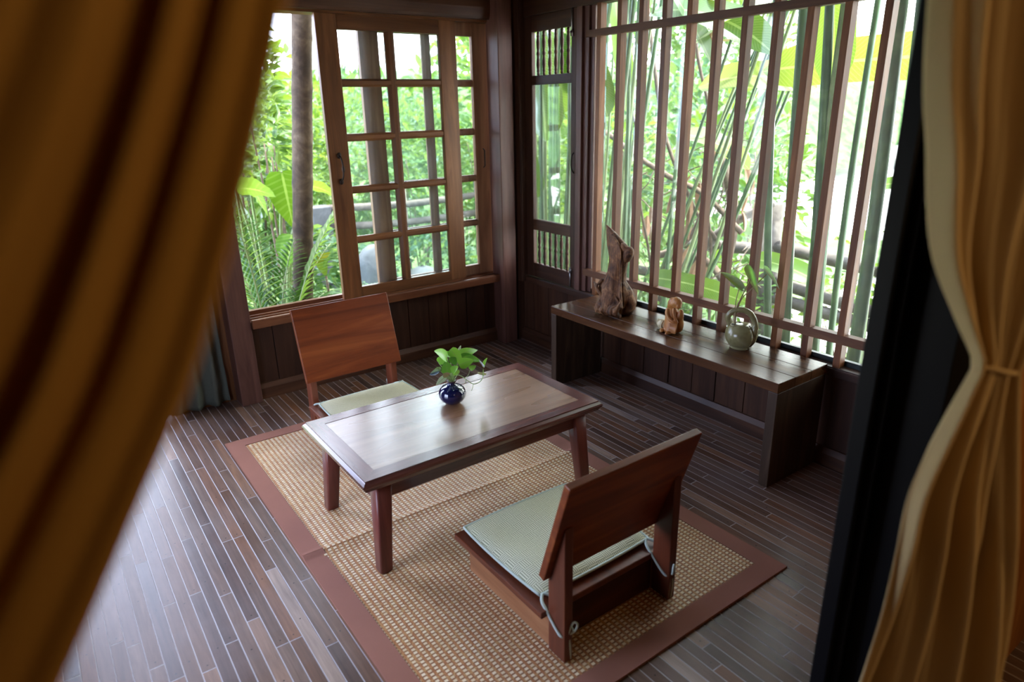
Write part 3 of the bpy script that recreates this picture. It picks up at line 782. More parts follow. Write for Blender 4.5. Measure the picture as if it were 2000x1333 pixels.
# cutting in the jug
ct = thing('pothos_cutting', 'three-leaved plant cutting standing in the celadon pot', 'plant', (.216, -1.290, .552))
st = MB()
J = Vector((.216, -1.290, .5535))
S1 = [J, (.222, -1.284, .60), (.232, -1.292, .66), (.240, -1.318, .735), (.242, -1.330, .775)]
S2 = [J, (.224, -1.286, .60), (.235, -1.298, .668), (.246, -1.335, .72), (.25, -1.392, .790)]
S3 = [J, (.218, -1.284, .60), (.226, -1.278, .66), (.232, -1.285, .715), (.226, -1.296, .735)]
for S, r in ((S1, .0026), (S2, .0022), (S3, .0020)): st.tube(curve(S, 6), r, 6)
st.tube(curve([J, (.221, -1.285, .61), (.230, -1.290, .655)], 6), .0045, 7)
st.build('stem', M['brstem'], ct, True)
potleaf(ct, (.242, -1.292, .805), (.232, -1.378, .705), .085, M['pothos'], R(-65), .1, .22)
potleaf(ct, (.226, -1.306, .715), (.205, -1.205, .775), .060, M['pothos'], R(60), .3, .2)
potleaf(ct, (.252, -1.375, .812), (.240, -1.462, .748), .062, M['pothospale'], R(-55), .2, .25)

# blue vase with pothos on the table
vs_ = thing('bud_vase', 'small round glossy navy vase on the low table', 'vase', (-.952, -.876, TZ))
vp = [(.022, 0), (.026, .002), (.042, .014), (.051, .028), (.0535, .042), (.050, .056), (.040, .068), (.025, .076), (.0165, .080), (.0145, .086), (.0165, .0915), (.0185, .0935)]
MB().lathe(vp + [(.0165, .0940), (.012, .0935), (.011, .084)], (-.952, -.876, TZ), 40).build('body', M['bluevase'], vs_, True)
MB().lathe([(.0150, .0885), (.0180, .0915), (.0195, .0942), (.0188, .0955), (.015, .0955), (.0125, .0935)], (-.952, -.876, TZ), 32).build('lip', M['vaserim'], vs_, True)
pp = thing('pothos_plant', 'bright green pothos sprig with a trailing vine in the navy vase', 'plant', (-.952, -.876, TZ + .09))
V0 = Vector((-.952, -.876, TZ + .088))
def W(X, Y, y=-.876):
    """x, z in the upright plane through the vase: offsets in metres right of and above the vase mouth"""
    return Vector((-.952 + X, y, TZ + .094 + Y))
LV = [  # base, tip offsets (right, up, y), width, material, roll
    ((-.016, .098, -.88), (-.078, .148, -.90), .050, 'pothos', -62),
    ((.004, .100, -.87), (-.034, .118, -.86), .032, 'pothos', -30),
    ((.010, .120, -.86), (.036, .068, -.90), .046, 'pothos', 40),
    ((.046, .094, -.87), (.132, .092, -.86), .042, 'pothos', 35),
    ((.044, .088, -.88), (.122, .058, -.90), .038, 'pothosd', 50),
    ((.016, .070, -.91), (.072, .082, -.925), .044, 'pothos', 55),
    ((-.012, .082, -.90), (.016, .096, -.89), .036, 'pothosd', 50),
    ((-.050, .054, -.88), (-.100, .056, -.89), .044, 'pothosd', 62),
    ((-.030, .044, -.90), (-.030, .096, -.895), .044, 'pothosd', 60),
    ((-.004, .074, -.915), (-.022, .050, -.93), .034, 'pothos', 15),
    ((-.032, .034, -.905), (-.052, .054, -.91), .028, 'pothos', 60),
    ((.004, .036, -.915), (-.010, .062, -.92), .030, 'pothos', 60),
    ((-.034, .028, -.89), (-.082, .012, -.90), .024, 'pothospale', -40),
    ((-.044, .080, -.86), (-.008, .094, -.86), .034, 'pothos', 50),
    ((.052, .098, -.85), (.070, .118, -.84), .012, 'pothospale', 40),
]
stm = MB()
for b, t, w, m, ro in LV:
    B = W(b[0], b[1], b[2]); potleaf(pp, B, W(t[0], t[1], t[2]), w, M[m], R(ro))
    stm.tube(curve([V0 + Vector((b[0] * .12, (b[2] + .876) * .2, -.01)), V0 + Vector((b[0] * .35, (b[2] + .876) * .5, b[1] * .45)), B], 5), .0016, 5)
vine = [V0, W(.010, .022, -.885), W(.028, .020, -.90), W(.048, .000, -.91), W(.070, -.018, -.92), (W(.098, -.014, -.925)), W(.112, .004, -.925), W(.118, .030, -.92)]
stm.tube(curve(vine, 6), .0017, 5)
stm.tube(curve([W(.040, .008, -.905), W(.052, .022, -.915), W(.058, .046, -.92)], 4), .0011, 5)
stm.tube(curve([W(.040, .008, -.905), W(.032, .014, -.93), W(.022, .004, -.94)], 4), .0011, 5)
stm.tube(curve([W(.070, -.018, -.92), W(.060, -.026, -.93), W(.048, -.034, -.94)], 4), .0011, 5)
stm.build('stem', M['pstem'], pp, True)
for b, t, w in (((.058, .044, -.92), (.082, .056, -.925), .032), ((.042, .046, -.91), (.030, .060, -.90), .02), ((.118, .040, -.92), (.096, .082, -.91), .036), ((.118, .040, -.92), (.132, .078, -.93), .034), ((.112, .008, -.925), (.090, .030, -.93), .040)):
    potleaf(pp, W(*b), W(*t), w, M['pothos'], R(15))

# ------------------------------------------------------------------ curtains
CAM = Vector((-2.1424, -2.9557, 1.461))
e_ = Vector((.81482, -.57971, 0)); f_ = Vector((.57971, .81482, 0))
def drape(parent, left, right, folds, amp, base, H, z0, z1, mat, nu=90, nv=70, name='cloth', pinch=None, near=1.0):
    """a hanging cloth in the upright plane base + s*e_ + depth*f_; left/right: tables (z, s); folds: fold depth as a function of 0..1"""
    def P(u, v):
        z = lerp(z1, z0, v)
        a, b = interp(left, z), interp(right, z)
        s = lerp(a, b, u)
        k = amp * (pinch(z) if pinch else 1)
        dd = H + folds(u, z) * k
        p = base + (e_ * s + f_ * dd) * near
        return (p.x, p.y, base.z + (z - base.z) * near)
    o = MB().grid(P, nu, nv).build(name, mat, parent, True)
    so = o.modifiers.new('thick', 'SOLIDIFY'); so.thickness = .002
    return o
def smooth_tab(tab, n=6):
    pts = curve([(v, 0, z) for z, v in tab], n); return [(p.z, p.x) for p in pts]
# tied curtain beside the black door frame
cr = thing('tied_curtain', 'gold curtain gathered by a tie beside the black door frame', 'curtain', (-1.1, -2.66, 0))
Lt = smooth_tab([(2.16, .40), (1.559, .466), (1.40, .497), (1.284, .521), (1.20, .562), (1.14, .596), (1.118, .594), (1.05, .573), (.95, .543), (.85, .535), (.757, .528), (.64, .513), (.45, .49), (.03, .47)])
Rt = smooth_tab([(2.16, .80), (1.559, .74), (1.40, .725), (1.284, .70), (1.20, .672), (1.14, .655), (1.118, .655), (1.05, .668), (.95, .69), (.85, .712), (.757, .732), (.64, .752), (.45, .775), (.03, .81)])
def foldR(u, z):
    q = u * 3.6 + .15 * math.sin(z * 3.1) + .25
    c = math.cos(2 * math.pi * q); c = math.copysign(abs(c) ** .7, c)
    return .6 * c + .3 * math.cos(2 * math.pi * (u * 8.3 + z * .7) + 1)
drape(cr, Lt, Rt, foldR, .030, CAM, .80, .02, 2.16, M['goldr'], 150, 120, pinch=lambda z: .35 + .65 * min(1, abs(z - 1.125) / .25))
tieb = MB()
ring = [CAM + e_ * (.6255 + .0285 * math.cos(a)) + f_ * (.80 + .011 * math.sin(a)) + Vector((0, 0, 1.128 - CAM.z + .004 * math.sin(a * 2))) for a in [2 * math.pi * k / 28 for k in range(29)]]
tieb.tube(ring, .0035, 8); tieb.build('tie', M['goldr'], cr, True)
# near curtain sweeping across the left of the view
cl = thing('swept_curtain', 'blurred gold curtain swept aside close to the camera', 'curtain', (-2.2, -2.6, 0))
edge = smooth_tab([(2.30, .06), (1.80, -.015), (1.62, -.062), (1.509, -.099), (1.454, -.119), (1.386, -.147), (1.318, -.178), (1.244, -.221), (1.167, -.266), (1.08, -.32), (.95, -.41), (.85, -.46), (.70, -.47), (-.28, -.44)])
rec = [.012, .038, .066, .118, .150, .185]
DEP = [.12, .8, 2.5, .15, .4, .4]
def widthL(z): return 1 + 3.0 * max(0, 1.51 - max(z, 1.12)) - (1.75 * min(1, max(0, (1.12 - z) / .25)))
def foldL(u, z):
    w = u * .21
    pts = [-.004] + rec + [.22]
    for a, b in zip(pts, pts[1:]):
        if a <= w <= b:
            t = (w - a) / (b - a)
            k = DEP[rec.index(a)] if (t < .5 and a in rec) else (DEP[rec.index(b)] if b in rec else .6)
            return k * (.5 + .5 * math.cos(2 * math.pi * t)) ** 1.6
    return .2
Ll = [(z, s) for z, s in edge]
Rl = [(z, s - .21 * widthL(z)) for z, s in edge]
drape(cl, Ll, Rl, foldL, .030, CAM, .34, -.27, 2.28, M['gold'], 220, 90, near=.83)
# curtain of the garden doorway
cg = thing('doorway_curtain', 'grey-green crumpled curtain hanging by the brown post at the garden doorway', 'curtain', (-1.6, .6, 0))
def PG(u, v):
    z = lerp(2.05, .018, v); x = lerp(-1.475, -1.80, u) - .02 * (1 - v)
    y = .560 + .020 * math.sin(u * 22 + .6 * math.sin(z * 4)) + .016 * noise.noise(Vector((x * 14, z * 9, 2))) + .006 * noise.noise(Vector((x * 40, z * 30, 5)))
    return (x, y, z)
o = MB().grid(PG, 60, 90).build('cloth', M['greycloth'], cg, True); so = o.modifiers.new('thick', 'SOLIDIFY'); so.thickness = .002

# ------------------------------------------------------------------ garden
GZ = -.75
struct('ground', MB().grid(lambda u, v: (lerp(-30, 60, u), lerp(-40, 60, v), GZ - .02 + (.05 * noise.noise(Vector((u * 40, v * 40, 0))))), 60, 60), M['sand'], 'pale sunlit ground outside the hut')
tag(struct('ground_planting', MB().grid(lambda u, v: (lerp(.7, 2.15, u), lerp(-2.6, 5.5, v), GZ + .03 + .05 * noise.noise(Vector((u * 5, v * 20, 1)))), 12, 40), M['grassg'], 'grassy planting strip beside the hut'))
tag(struct('ground_back', MB().grid(lambda u, v: (lerp(-6, 9, u), lerp(1.2, 12, v), GZ + .04 + .06 * noise.noise(Vector((u * 25, v * 20, 1)))), 40, 30), M['grassg'], 'grassy soil behind the hut'))

def leafcloud(mb, c, r, n, size, rnd, up=.2, prof=ovate, asp=.5):
    for _ in range(n):
        while True:
            q = Vector((rnd.uniform(-1, 1), rnd.uniform(-1, 1), rnd.uniform(-1, 1)))
            if q.length < 1: break
        q = q.normalized() * (q.length ** .5)
        p = Vector(c) + Vector((q.x * r[0], q.y * r[1], q.z * r[2]))
        d = (q + Vector((rnd.uniform(-.8, .8), rnd.uniform(-.8, .8), rnd.uniform(-.5, .5) + up))).normalized()
        s = size * rnd.uniform(.6, 1.3)
        mb.blade(p, d, s, s * asp, rnd.uniform(.2, .9), .25, rnd.uniform(-1, 1), prof, 3)
def bush(name, label, cat, c, r, n, size, mat, seed, group=None, stems=4, asp=.5, stemmat='twig'):
    rnd = random.Random(seed)
    base = Vector((c[0], c[1], GZ))
    t = thing(name, label, cat, base, group)
    mb = MB(); leafcloud(mb, c, r, int(n * 1.7), size * 1.1, rnd, asp=asp); mb.build('foliage', mat, t)
    sm = MB()
    for k in range(stems):
        q = Vector((rnd.uniform(-.6, .6) * r[0], rnd.uniform(-.6, .6) * r[1], rnd.uniform(-.2, .7) * r[2]))
        sm.tube(curve([base + Vector((q.x * .15, q.y * .15, 0)), base * .5 + (Vector(c) + q) * .5 + Vector((rnd.uniform(-.05, .05), rnd.uniform(-.05, .05), 0)), Vector(c) + q], 4), [.012 * (1 - .6 * i / 8) * max(1, r[2]) for i in range(9)], 6)
    sm.build('stem', M[stemmat], t, True)
    return t

def hillz(x, y):
    d = .25 * x + .97 * y; t = min(1, max(0, (d - 11.6) / 4.5)); return GZ + 3.1 * t * t * (3 - 2 * t) + .5 * noise.noise(Vector((x * .6, y * .6, 3)))
M['hill'] = speckle('leafy_slope', [(.32, (.018, .05, .010)), (.46, (.05, .12, .022)), (.58, (.10, .19, .04)), (.72, (.17, .27, .07))], 2.6, .9, 10, 1.0, .2)
struct('hill', MB().grid(lambda u, v: (lerp(-16, 26, u), lerp(8, 24, v), hillz(lerp(-16, 26, u), lerp(8, 24, v))), 110, 50), M['hill'], 'overgrown green slope behind the garden', smooth=True)

# trunk close to the sliding window
pt = thing('palm_tree', 'brown ringed palm trunk just outside the open half of the sliding window', 'tree', (-.75, 1.55, GZ))
rings = []
for i in range(90):
    z = lerp(GZ, 3.6, i / 89); r = .070 - .004 * (z + .75) * .6 + (.0035 if i % 6 == 0 else 0)
    cx = -.80 + .255 * (z + .75) / 2.77 * .62 + .135 * 0 + .06 * (z + .75) / 2.77; cx = -.826 + .1205 * (z + .75)
    rings.append([(cx + r * (1 + .04 * noise.noise(Vector((math.cos(a) * 2, math.sin(a) * 2, z * 6)))) * math.cos(a), 1.55 + r * math.sin(a), z) for a in [2 * math.pi * k / 18 for k in range(18)]])
MB().loft(rings).build('trunk', M['bark'], pt, True)
def frondmesh(mb, p0, d, L, droop, nl, ll, rnd, w=.022, rach=None):
    """one feather frond: rachis and two rows of leaflets"""
    p = Vector(p0); d = Vector(d).normalized(); pts = [p.copy()]; n = nl
    for i in range(n):
        t = i / n
        sd = d.cross(Vector((0, 0, 1)))
        if sd.length < .05: sd = Vector((1, 0, 0))
        sd.normalize()
        l = ll * math.sin(math.pi * (.15 + .8 * t)) * rnd.uniform(.9, 1.1)
        if t > .12:
            for s in (-1, 1):
                dd = (sd * s + d * .9 + Vector((0, 0, rnd.uniform(.0, .3)))).normalized()
                mb.blade(p, dd, l, w, .55, .3, 0, lambda q: ovate(q), 3)
        d = (d + Vector((0, 0, -1)) * droop / n).normalized(); p = p + d * (L / n); pts.append(p.copy())
    if rach is not None: rach.tube(pts, [.007 * (1 - .8 * i / n) + .001 for i in range(n + 1)], 5)
rnd = random.Random(11)
cm, cmr = MB(), MB()
for k in range(7): 
    a = k * .9; frondmesh(cm, (-.30, 1.55, 3.55), (math.cos(a), math.sin(a), .9), 1.5, 2.0, 24, .4, rnd, .03, cmr)
cm.build('fronds', M['frond'], pt); cmr.build('frond_stalk', M['stempale'], pt, True)

def areca(label, base, dirs, L, seed, nl=26, ll=.22):
    rnd = random.Random(seed)
    t = thing('areca_palm', label, 'palm', base)
    a, b = MB(), MB()
    for d in dirs: frondmesh(a, Vector(base) + Vector((d[0] * .05, d[1] * .05, 0)), d, L * rnd.uniform(.85, 1.15), rnd.uniform(1.1, 1.9), nl, ll, rnd, .026, b)
    a.build('fronds', M['frond'], t); b.build('frond_stalk', M['stempale'], t, True)
    return t
areca('feathery green palm low at the post end of the open window', (-1.02, 1.30, -.35), [(-.25, .1, 1.3), (.05, .25, 1.4), (.25, -.05, 1.25), (-.1, -.15, 1.5), (.35, .3, 1.0), (-.4, .3, 1.1), (.5, -.1, .8), (.15, .1, 1.6), (.3, .15, 1.3), (-.05, .05, 1.0), (.6, .1, 1.1), (.4, -.2, 1.0)], 1.25, 4, 32, .26)
areca('feathery palm low behind the stile of the handled sash', (-.42, 1.75, -.55), [(-.3, -.1, 1.0), (.2, -.1, 1.2), (.5, .1, .8), (-.1, .3, 1.2), (.35, -.3, .9)], 1.05, 5)
areca('drooping feathery palm seen through the bottom panes of the handled sash', (.10, 2.0, -.55), [(-.6, -.1, .9), (-.2, -.2, 1.2), (.3, -.2, 1.1), (.5, .2, .9)], 1.1, 6)

# big leaves
def bigleaf(name, label, cat, base, leaves, mat, stemmat, group=None, prof=long_):
    """leaves: (start, direction, length, width, droop, roll) with a stalk from base to start"""
    t = thing(name, label, cat, base, group); L, S = MB(), MB()
    for (p, d, l, w, dr, ro) in leaves:
        L.blade(p, d, l, w, dr, .15, R(ro), prof, 10, .02)
        p = Vector(p); b = Vector(base); m = (b * .45 + p * .55) + Vector((0, 0, .1 * (p - b).length)) - Vector(d).normalized() * .05
        S.tube(curve([b, m, p], 5), [.014 * (1 - .4 * i / 10) for i in range(11)], 6)
    L.build('leaves', M[mat], t, True); S.build('stalk', M[stemmat], t, True)
    return t
bigleaf('taro_plant', 'lime green elephant ear leaves beside the palm trunk', 'plant', (-.72, 2.15, GZ),
        [((-1.03, 1.62, 1.00), (.9, -.3, .05), .25, .24, .6, -35), ((-.66, 1.82, 1.07), (-.05, -.45, -1.0), .40, .25, .15, 8), ((-.52, 1.80, .96), (1, -.2, .0), .24, .17, .8, -30),
         ((-.88, 1.85, 1.02), (.3, -.3, -.9), .26, .16, .1, -10), ((-1.05, 1.7, 1.2), (-.3, -.5, .2), .40, .22, 1.2, 0), ((-.62, 1.9, .62), (-.4, -.6, -.5), .3, .2, .3, 0)], 'taro', 'stempale', None, heart)
bigleaf('croton_plant', 'small plant with one yellow and two dark leaves right of the palm trunk', 'plant', (-.42, 1.8, GZ),
        [((-.44, 1.8, .30), (-.2, 0, 1), .2, .08, .4, 70)], 'leafd', 'twig', None, ovate)
yl = MB(); yl.blade((-.545, 1.78, .405), (.9, -.1, .55), .16, .055, .2, .2, R(60), ovate, 6); yl.build('yellow_leaf', M['yleaf'], bpy.data.objects['croton_plant'], True)
dl = MB(); dl.blade((-.34, 1.78, .52), (.1, -.2, -1), .17, .07, .1, .2, 0, ovate, 6); dl.blade((-.36, 1.80, .50), (-.6, -.2, -.6), .17, .06, .3, .2, 0, ovate, 6); dl.build('dark_leaves', M['banana'], bpy.data.objects['croton_plant'], True)

# shrubs behind the sliding window: (label, centre, radii, leaves, leaf size, material)
SH = [
    ('tall leafy shrub filling the gap between the gold curtain and the palm trunk', (-.68, 2.75, 1.32), (.36, .45, 1.25), 750, .10, 'leafm'),
    ('slender light shrub with upright twigs before the palm trunk', (-.66, 2.1, 1.25), (.16, .16, .55), 70, .07, 'leafl'),
    ('bluish green shrub low behind the areca palm', (-.55, 2.6, .20), (.55, .35, .45), 420, .10, 'leafb'),
    ('pale hedge bush right of the palm trunk', (.05, 4.6, .75), (.70, .5, .75), 900, .08, 'leafl'),
    ('bushy green shrub behind the left column of sash panes', (.95, 4.8, .9), (.75, .6, .9), 900, .085, 'leafm'),
    ('light shrub behind the second column of sash panes', (1.85, 4.6, .65), (.75, .5, .95), 900, .085, 'leafl'),
    ('deep green bush low behind the bottom sash panes', (1.2, 3.6, -.25), (.8, .4, .42), 600, .09, 'leafb'),
    ('dense bush behind the corner post', (2.8, 4.2, .6), (.7, .6, 1.0), 800, .10, 'leafm'),
]
for k, (lb, c, r, n, s, m) in enumerate(SH): bush('garden_shrub', lb, 'shrub', c, r, n, s, M[m], 40 + k, 'shrubs behind the hut')
TR = [
    ('tall pale tree crown behind the open window half', (-.6, 7.0, 1.3), (2.2, 1.2, 1.7), 1500, .17, 'leafl'),
    ('rounded green tree crown far behind the handled sash', (2.6, 8.5, .7), (1.8, 1.2, 1.4), 1200, .17, 'leafm'),
    ('pale tree crown far behind the shutter corner', (6.2, 9.2, 1.3), (2.0, 1.5, 1.7), 1300, .19, 'leafl'),
    ('bluish tree crown on the slope behind the first lattice bars', (7.2, 5.6, 1.6), (1.3, 1.6, 1.9), 1300, .16, 'leafb'),
    ('light green tree crown beyond the middle lattice bars', (8.4, 4.9, 2.2), (1.2, 1.1, 1.3), 900, .17, 'leafl'),
    ('broad green tree crown behind the spindle shutter', (4.6, 6.2, 1.5), (1.3, 1.2, 1.9), 1100, .16, 'leafm'),
]
for k, (lb, c, r, n, s, m) in enumerate(TR): bush('garden_tree', lb, 'tree', c, r, n, s, M[m], 70 + k, 'trees beyond the garden', 3)

# stone gate pier and log fences
pier = MB()
for k in range(6): pier.box(.27 - .004 * (k % 2), .47 + .004 * (k % 2), 3.95, 4.15, GZ + .21 * k, GZ + .205 + .21 * k)
tag(pier.build('stone_pier', M['stone'], None, bevel=.012), 'grey stone pier of stacked blocks right of the palm trunk', 'pier')
def logfence(name, label, posts, rails, pr=.055, rr=.040):
    t = thing(name, label, 'fence', (posts[0][0], posts[0][1], GZ))
    for x, y, z in posts:
        MB().tube([(x, y, GZ), (x + .01, y, lerp(GZ, z, .5)), (x, y, z)], [pr * 1.05, pr, pr * .95], 12).build('post', M['pole'], t, True)
    for a, b in rails:
        a, b = Vector(a), Vector(b); m = (a + b) / 2 + Vector((0, 0, -.03)); MB().tube(curve([a, m, b], 4), rr, 10).build('rail', M['pole'], t, True)
    return t
logfence('log_fence', 'grey log fence behind the sliding window', [(1.35, 4.05, .62), (2.35, 4.0, .66)], [((.45, 4.05, .47), (2.35, 4.0, .45)), ((.45, 4.05, .27), (2.35, 4.0, .24))])
logfence('log_fence', 'weathered log fence with a thick post beyond the barred window', [(2.32, -.05, .745), (2.32, 1.5, .70), (2.32, -1.75, .70)],
         [((2.30, 1.5, .34), (2.32, -.05, .40)), ((2.32, -.05, .44), (2.30, -1.75, .40)), ((2.28, 1.5, .02), (2.34, -.05, .10)), ((2.34, -.05, .17), (2.28, -1.75, .10)), ((2.30, -.05, .06), (2.31, -1.75, .02))], .072, .046)
for k, (c, r, lb) in enumerate((((.62, 3.3, GZ + .55), (.22, .2, .38), 'grey boulder behind the lower left sash panes'), ((1.10, 3.2, GZ + .35), (.26, .2, .3), 'low grey boulder behind the lower middle sash panes'))):
    mb = MB(); rings = []
    for i in range(1, 12):
        th = math.pi * i / 12
        rings.append([(c[0] + r[0] * math.sin(th) * math.cos(a) * (1 + .25 * noise.noise(Vector((math.cos(a) * 2, math.sin(a) * 2, th * 2 + k)))), c[1] + r[1] * math.sin(th) * math.sin(a), c[2] - r[2] * math.cos(th)) for a in [2 * math.pi * q / 18 for q in range(18)]])
    tag(mb.loft(rings).build('boulder', M['stone'], None, True), lb, 'rock')

# heliconia clumps outside the barred window
def heliconia(label, base, canes, leaves, seed, mat='banana', ymat=None):
    """canes: (foot offset, top, radius); leaves: (start, direction, length, width, droop, roll, yellow)"""
    rnd = random.Random(seed)
    t = thing('heliconia_clump', label, 'plant', base, 'heliconia clumps outside the barred window')
    S, P, A, Y = MB(), MB(), MB(), MB()
    for k, (o, tp, r) in enumerate(canes):
        b = Vector(base) + Vector(o); tp = Vector(tp)
        if tp.z > 2.38: tp = b + (tp - b) * ((2.38 - b.z) / (tp.z - b.z))
        m = b * .5 + tp * .5 + Vector((rnd.uniform(-.03, .03), rnd.uniform(-.05, .05), 0))
        (P if k % 4 == 3 else S).tube(curve([b, m, tp], 6), [r * (1.1 - .35 * i / 12) for i in range(13)], 8)
    for (p, d, l, w, dr, ro, y) in leaves: (Y if y else A).blade(p, d, l, w, dr, .18, R(ro), long_, 12, .015)
    S.build('stem', M['stem'], t, True)
    if P.v: P.build('pale_stem', M['stempale'], t, True)
    if A.v: A.build('leaves', M[mat], t, True)
    if Y.v: tag(Y.build('yellow_leaves', M['bananay'], t, True), 'sunlit yellow-green leaves')
    return t
rnd = random.Random(3)
canes = []
for k in range(26):
    y0 = rnd.uniform(.15, 1.25); x0 = rnd.uniform(-.25, .3)
    lean = -.10 * (k % 5) - rnd.uniform(0, .15) if k % 3 else rnd.uniform(-.1, .15)
    canes.append(((x0, y0 - .6, 0), (1.2 + x0 * 1.3 + rnd.uniform(-.1, .15), y0 + lean, rnd.uniform(2.2, 3.2)), rnd.uniform(.010, .019)))
for k in range(10):     # leaning canes
    y0 = rnd.uniform(.1, .7); canes.append(((rnd.uniform(0, .35), y0 - .6, 0), (1.5 + rnd.uniform(-.1, .3), y0 - rnd.uniform(.75, 1.35), rnd.uniform(2.3, 2.9)), rnd.uniform(.009, .015)))
for k in range(13):
    y0 = .86 + k * .05 + rnd.uniform(-.02, .02); x0 = rnd.uniform(-.15, .25); canes.append(((x0, y0 - .6 - .04, 0), (1.2 + x0 + rnd.uniform(-.05, .05), y0 + rnd.uniform(-.08, .08), 2.7), rnd.uniform(.012, .024)))
lv = [((1.28, 1.30, 1.98), (.02, -.12, -1), .62, .42, .05, 0, False), ((1.35, 1.12, 2.3), (.02, -.10, -1), .80, .36, .05, 0, False), ((1.15, .90, 2.05), (.1, -.55, -1), .75, .26, .2, 10, False), ((1.10, 1.22, 1.95), (.05, -.1, -1), .75, .34, .1, 0, False), ((1.3, .65, 2.25), (.1, -.1, -1), .85, .22, .1, 20, False), ((1.35, .45, 2.35), (.0, -.8, -.6), .9, .24, .5, -10, False),
      ((1.4, .15, 1.72), (.1, -1, .7), 1.0, .30, .6, 25, True), ((1.5, .05, 1.55), (.2, -1, .35), .75, .24, .7, 40, True), ((1.35, .35, 2.0), (0, -1, .1), 1.0, .26, .8, 30, False),
      ((1.25, 1.0, 1.30), (.2, -.5, -.8), .5, .16, .3, 30, False), ((1.6, .30, 1.25), (.2, -1, .1), .6, .2, .9, 20, True), ((1.05, 1.35, 1.2), (0, -.4, -.7), .45, .18, .2, 0, False), ((1.25, .2, .32), (.1, -1, .12), .8, .13, .3, 60, False)]
heliconia('dense clump of green canes outside the shutter and first lattice bars', (1.2, .6, GZ), canes, lv, 5)
canes = [((.0, .03, 0), (.98, -.90, 2.9), .030), ((.05, -.03, 0), (1.05, -.98, 2.8), .027), ((-.04, .06, 0), (.93, -.78, 2.7), .020), ((.08, .0, 0), (1.05, -1.12, 2.6), .028), ((.06, -.09, 0), (1.0, -1.16, 2.4), .022), ((.1, -.12, 0), (1.1, -1.25, 2.5), .018)]
lv = [((1.10, -1.00, 2.15), (.05, -.10, -1), .65, .20, .05, 5, False), ((1.2, -.95, 2.6), (.1, -.8, .4), .9, .25, 1.2, 10, False), ((1.45, -.45, 1.62), (.08, -1, .08), 1.15, .23, .12, 75, True), ((1.1, -.72, .62), (.1, -1, .1), .42, .13, .5, 35, False)]
heliconia('clump of a few thick green canes behind the bars above the jug', (.95, -1.20, GZ), canes, lv, 6)
canes = [((.0, .10, 0), (.90, -1.42, 2.9), .032), ((.02, .02, 0), (.88, -1.50, 2.9), .034), ((-.04, -.08, 0), (.84, -1.56, 2.8), .040), ((.08, .05, 0), (1.0, -1.36, 2.6), .026), ((.02, -.15, 0), (.85, -1.70, 2.7), .036), ((-.02, .05, 0), (.80, -1.62, 2.6), .022), ((.10, .12, 0), (1.1, -1.75, 2.5), .018)]
lv = [((.98, -1.40, 2.4), (.0, -.3, -1), .7, .2, .1, 0, False), ((1.1, -1.45, 1.45), (.1, -.6, -.5), .45, .16, .3, 30, False), ((1.05, -1.5, 2.3), (.4, -.8, .3), .9, .25, 1.0, 0, False), ((1.2, -1.25, 1.05), (.2, -1, .25), .45, .08, .3, 40, False)]
heliconia('clump of very thick green canes at the door frame end of the barred window', (.87, -1.58, GZ), canes, lv, 7)
hf = thing('heliconia_flower', 'red hanging heliconia flower high behind the middle lattice bars', 'flower', (1.5, .02, 1.75))
mb = MB()
for k in range(6): mb.blade((1.5, .02 - .012 * k, 2.02 - .045 * k), ((1 if k % 2 else -1) * .5, -.6, .25), .17, .05, .5, .5, 0, ovate, 5)
mb.build('bracts', M['redfl'], hf, True); MB().tube(curve([(1.5, .1, 2.3), (1.5, .04, 2.05), (1.5, -.04, 1.76)], 5), .008).build('stalk', M['tan'], hf, True)

# tangle of vines and dry stems
tv = thing('vine_tangle', 'tangle of bare brown vines and twigs behind the middle lattice bars', 'vine', (1.75, .2, GZ))
rnd = random.Random(8); V, Vt = MB(), MB()
for pts, r in (([(1.7, .75, 2.3), (1.7, .62, 1.7), (1.68, .45, 1.2), (1.7, .18, .75), (1.72, -.12, .35), (1.7, -.2, GZ)], .014), ([(1.65, .30, 2.4), (1.66, .22, 1.8), (1.7, .10, 1.35), (1.72, .12, .9), (1.7, .0, .4), (1.68, -.06, GZ)], .011),
               ([(1.7, 1.1, 1.25), (1.7, .75, 1.08), (1.72, .45, .95), (1.7, .1, .85), (1.74, -.2, .62)], .020), ([(1.8, .05, 1.1), (1.78, -.1, .7), (1.8, -.05, .2), (1.8, -.1, GZ)], .035),
               ([(1.75, .55, .15), (1.72, .35, .40), (1.7, .15, .62), (1.7, .05, .95)], .022), ([(1.6, .9, 1.6), (1.62, .7, 1.3), (1.6, .62, .8), (1.64, .5, .2), (1.6, .45, GZ)], .010),
               ([(1.7, -.15, .25), (1.72, .05, .38), (1.7, .3, .42), (1.74, .5, .36)], .028)): V.tube(curve(pts, 6), r, 7)
for k in range(46):
    p = Vector((1.7 + rnd.uniform(-.12, .15), rnd.uniform(-.35, .9), rnd.uniform(.2, 1.25))); pts = [p]
    d = Vector((rnd.uniform(-.3, .3), rnd.uniform(-1, 1), rnd.uniform(-.6, .8)))
    for q in range(4):
        d = (d + Vector((rnd.uniform(-.4, .4), rnd.uniform(-.6, .6), rnd.uniform(-.5, .4)))).normalized(); pts.append(pts[-1] + d * .09)
    V.tube(curve(pts, 3), rnd.uniform(.002, .005), 5)
for k in range(22):
    p = (1.7 + rnd.uniform(-.1, .2), rnd.uniform(-.4, .85), rnd.uniform(.35, 1.35)); Vt.blade(p, (rnd.uniform(-.3, .3), rnd.uniform(-.6, .6), -1), rnd.uniform(.12, .34), rnd.uniform(.03, .08), .2, .5, rnd.uniform(-1, 1), ovate, 5)
V.build('vine', M['twig'], tv, True); Vt.build('dry_leaves', M['tan'], tv)
lg = thing('fallen_trunk', 'grey slanting dead trunk low behind the driftwood', 'log', (1.95, .6, GZ))
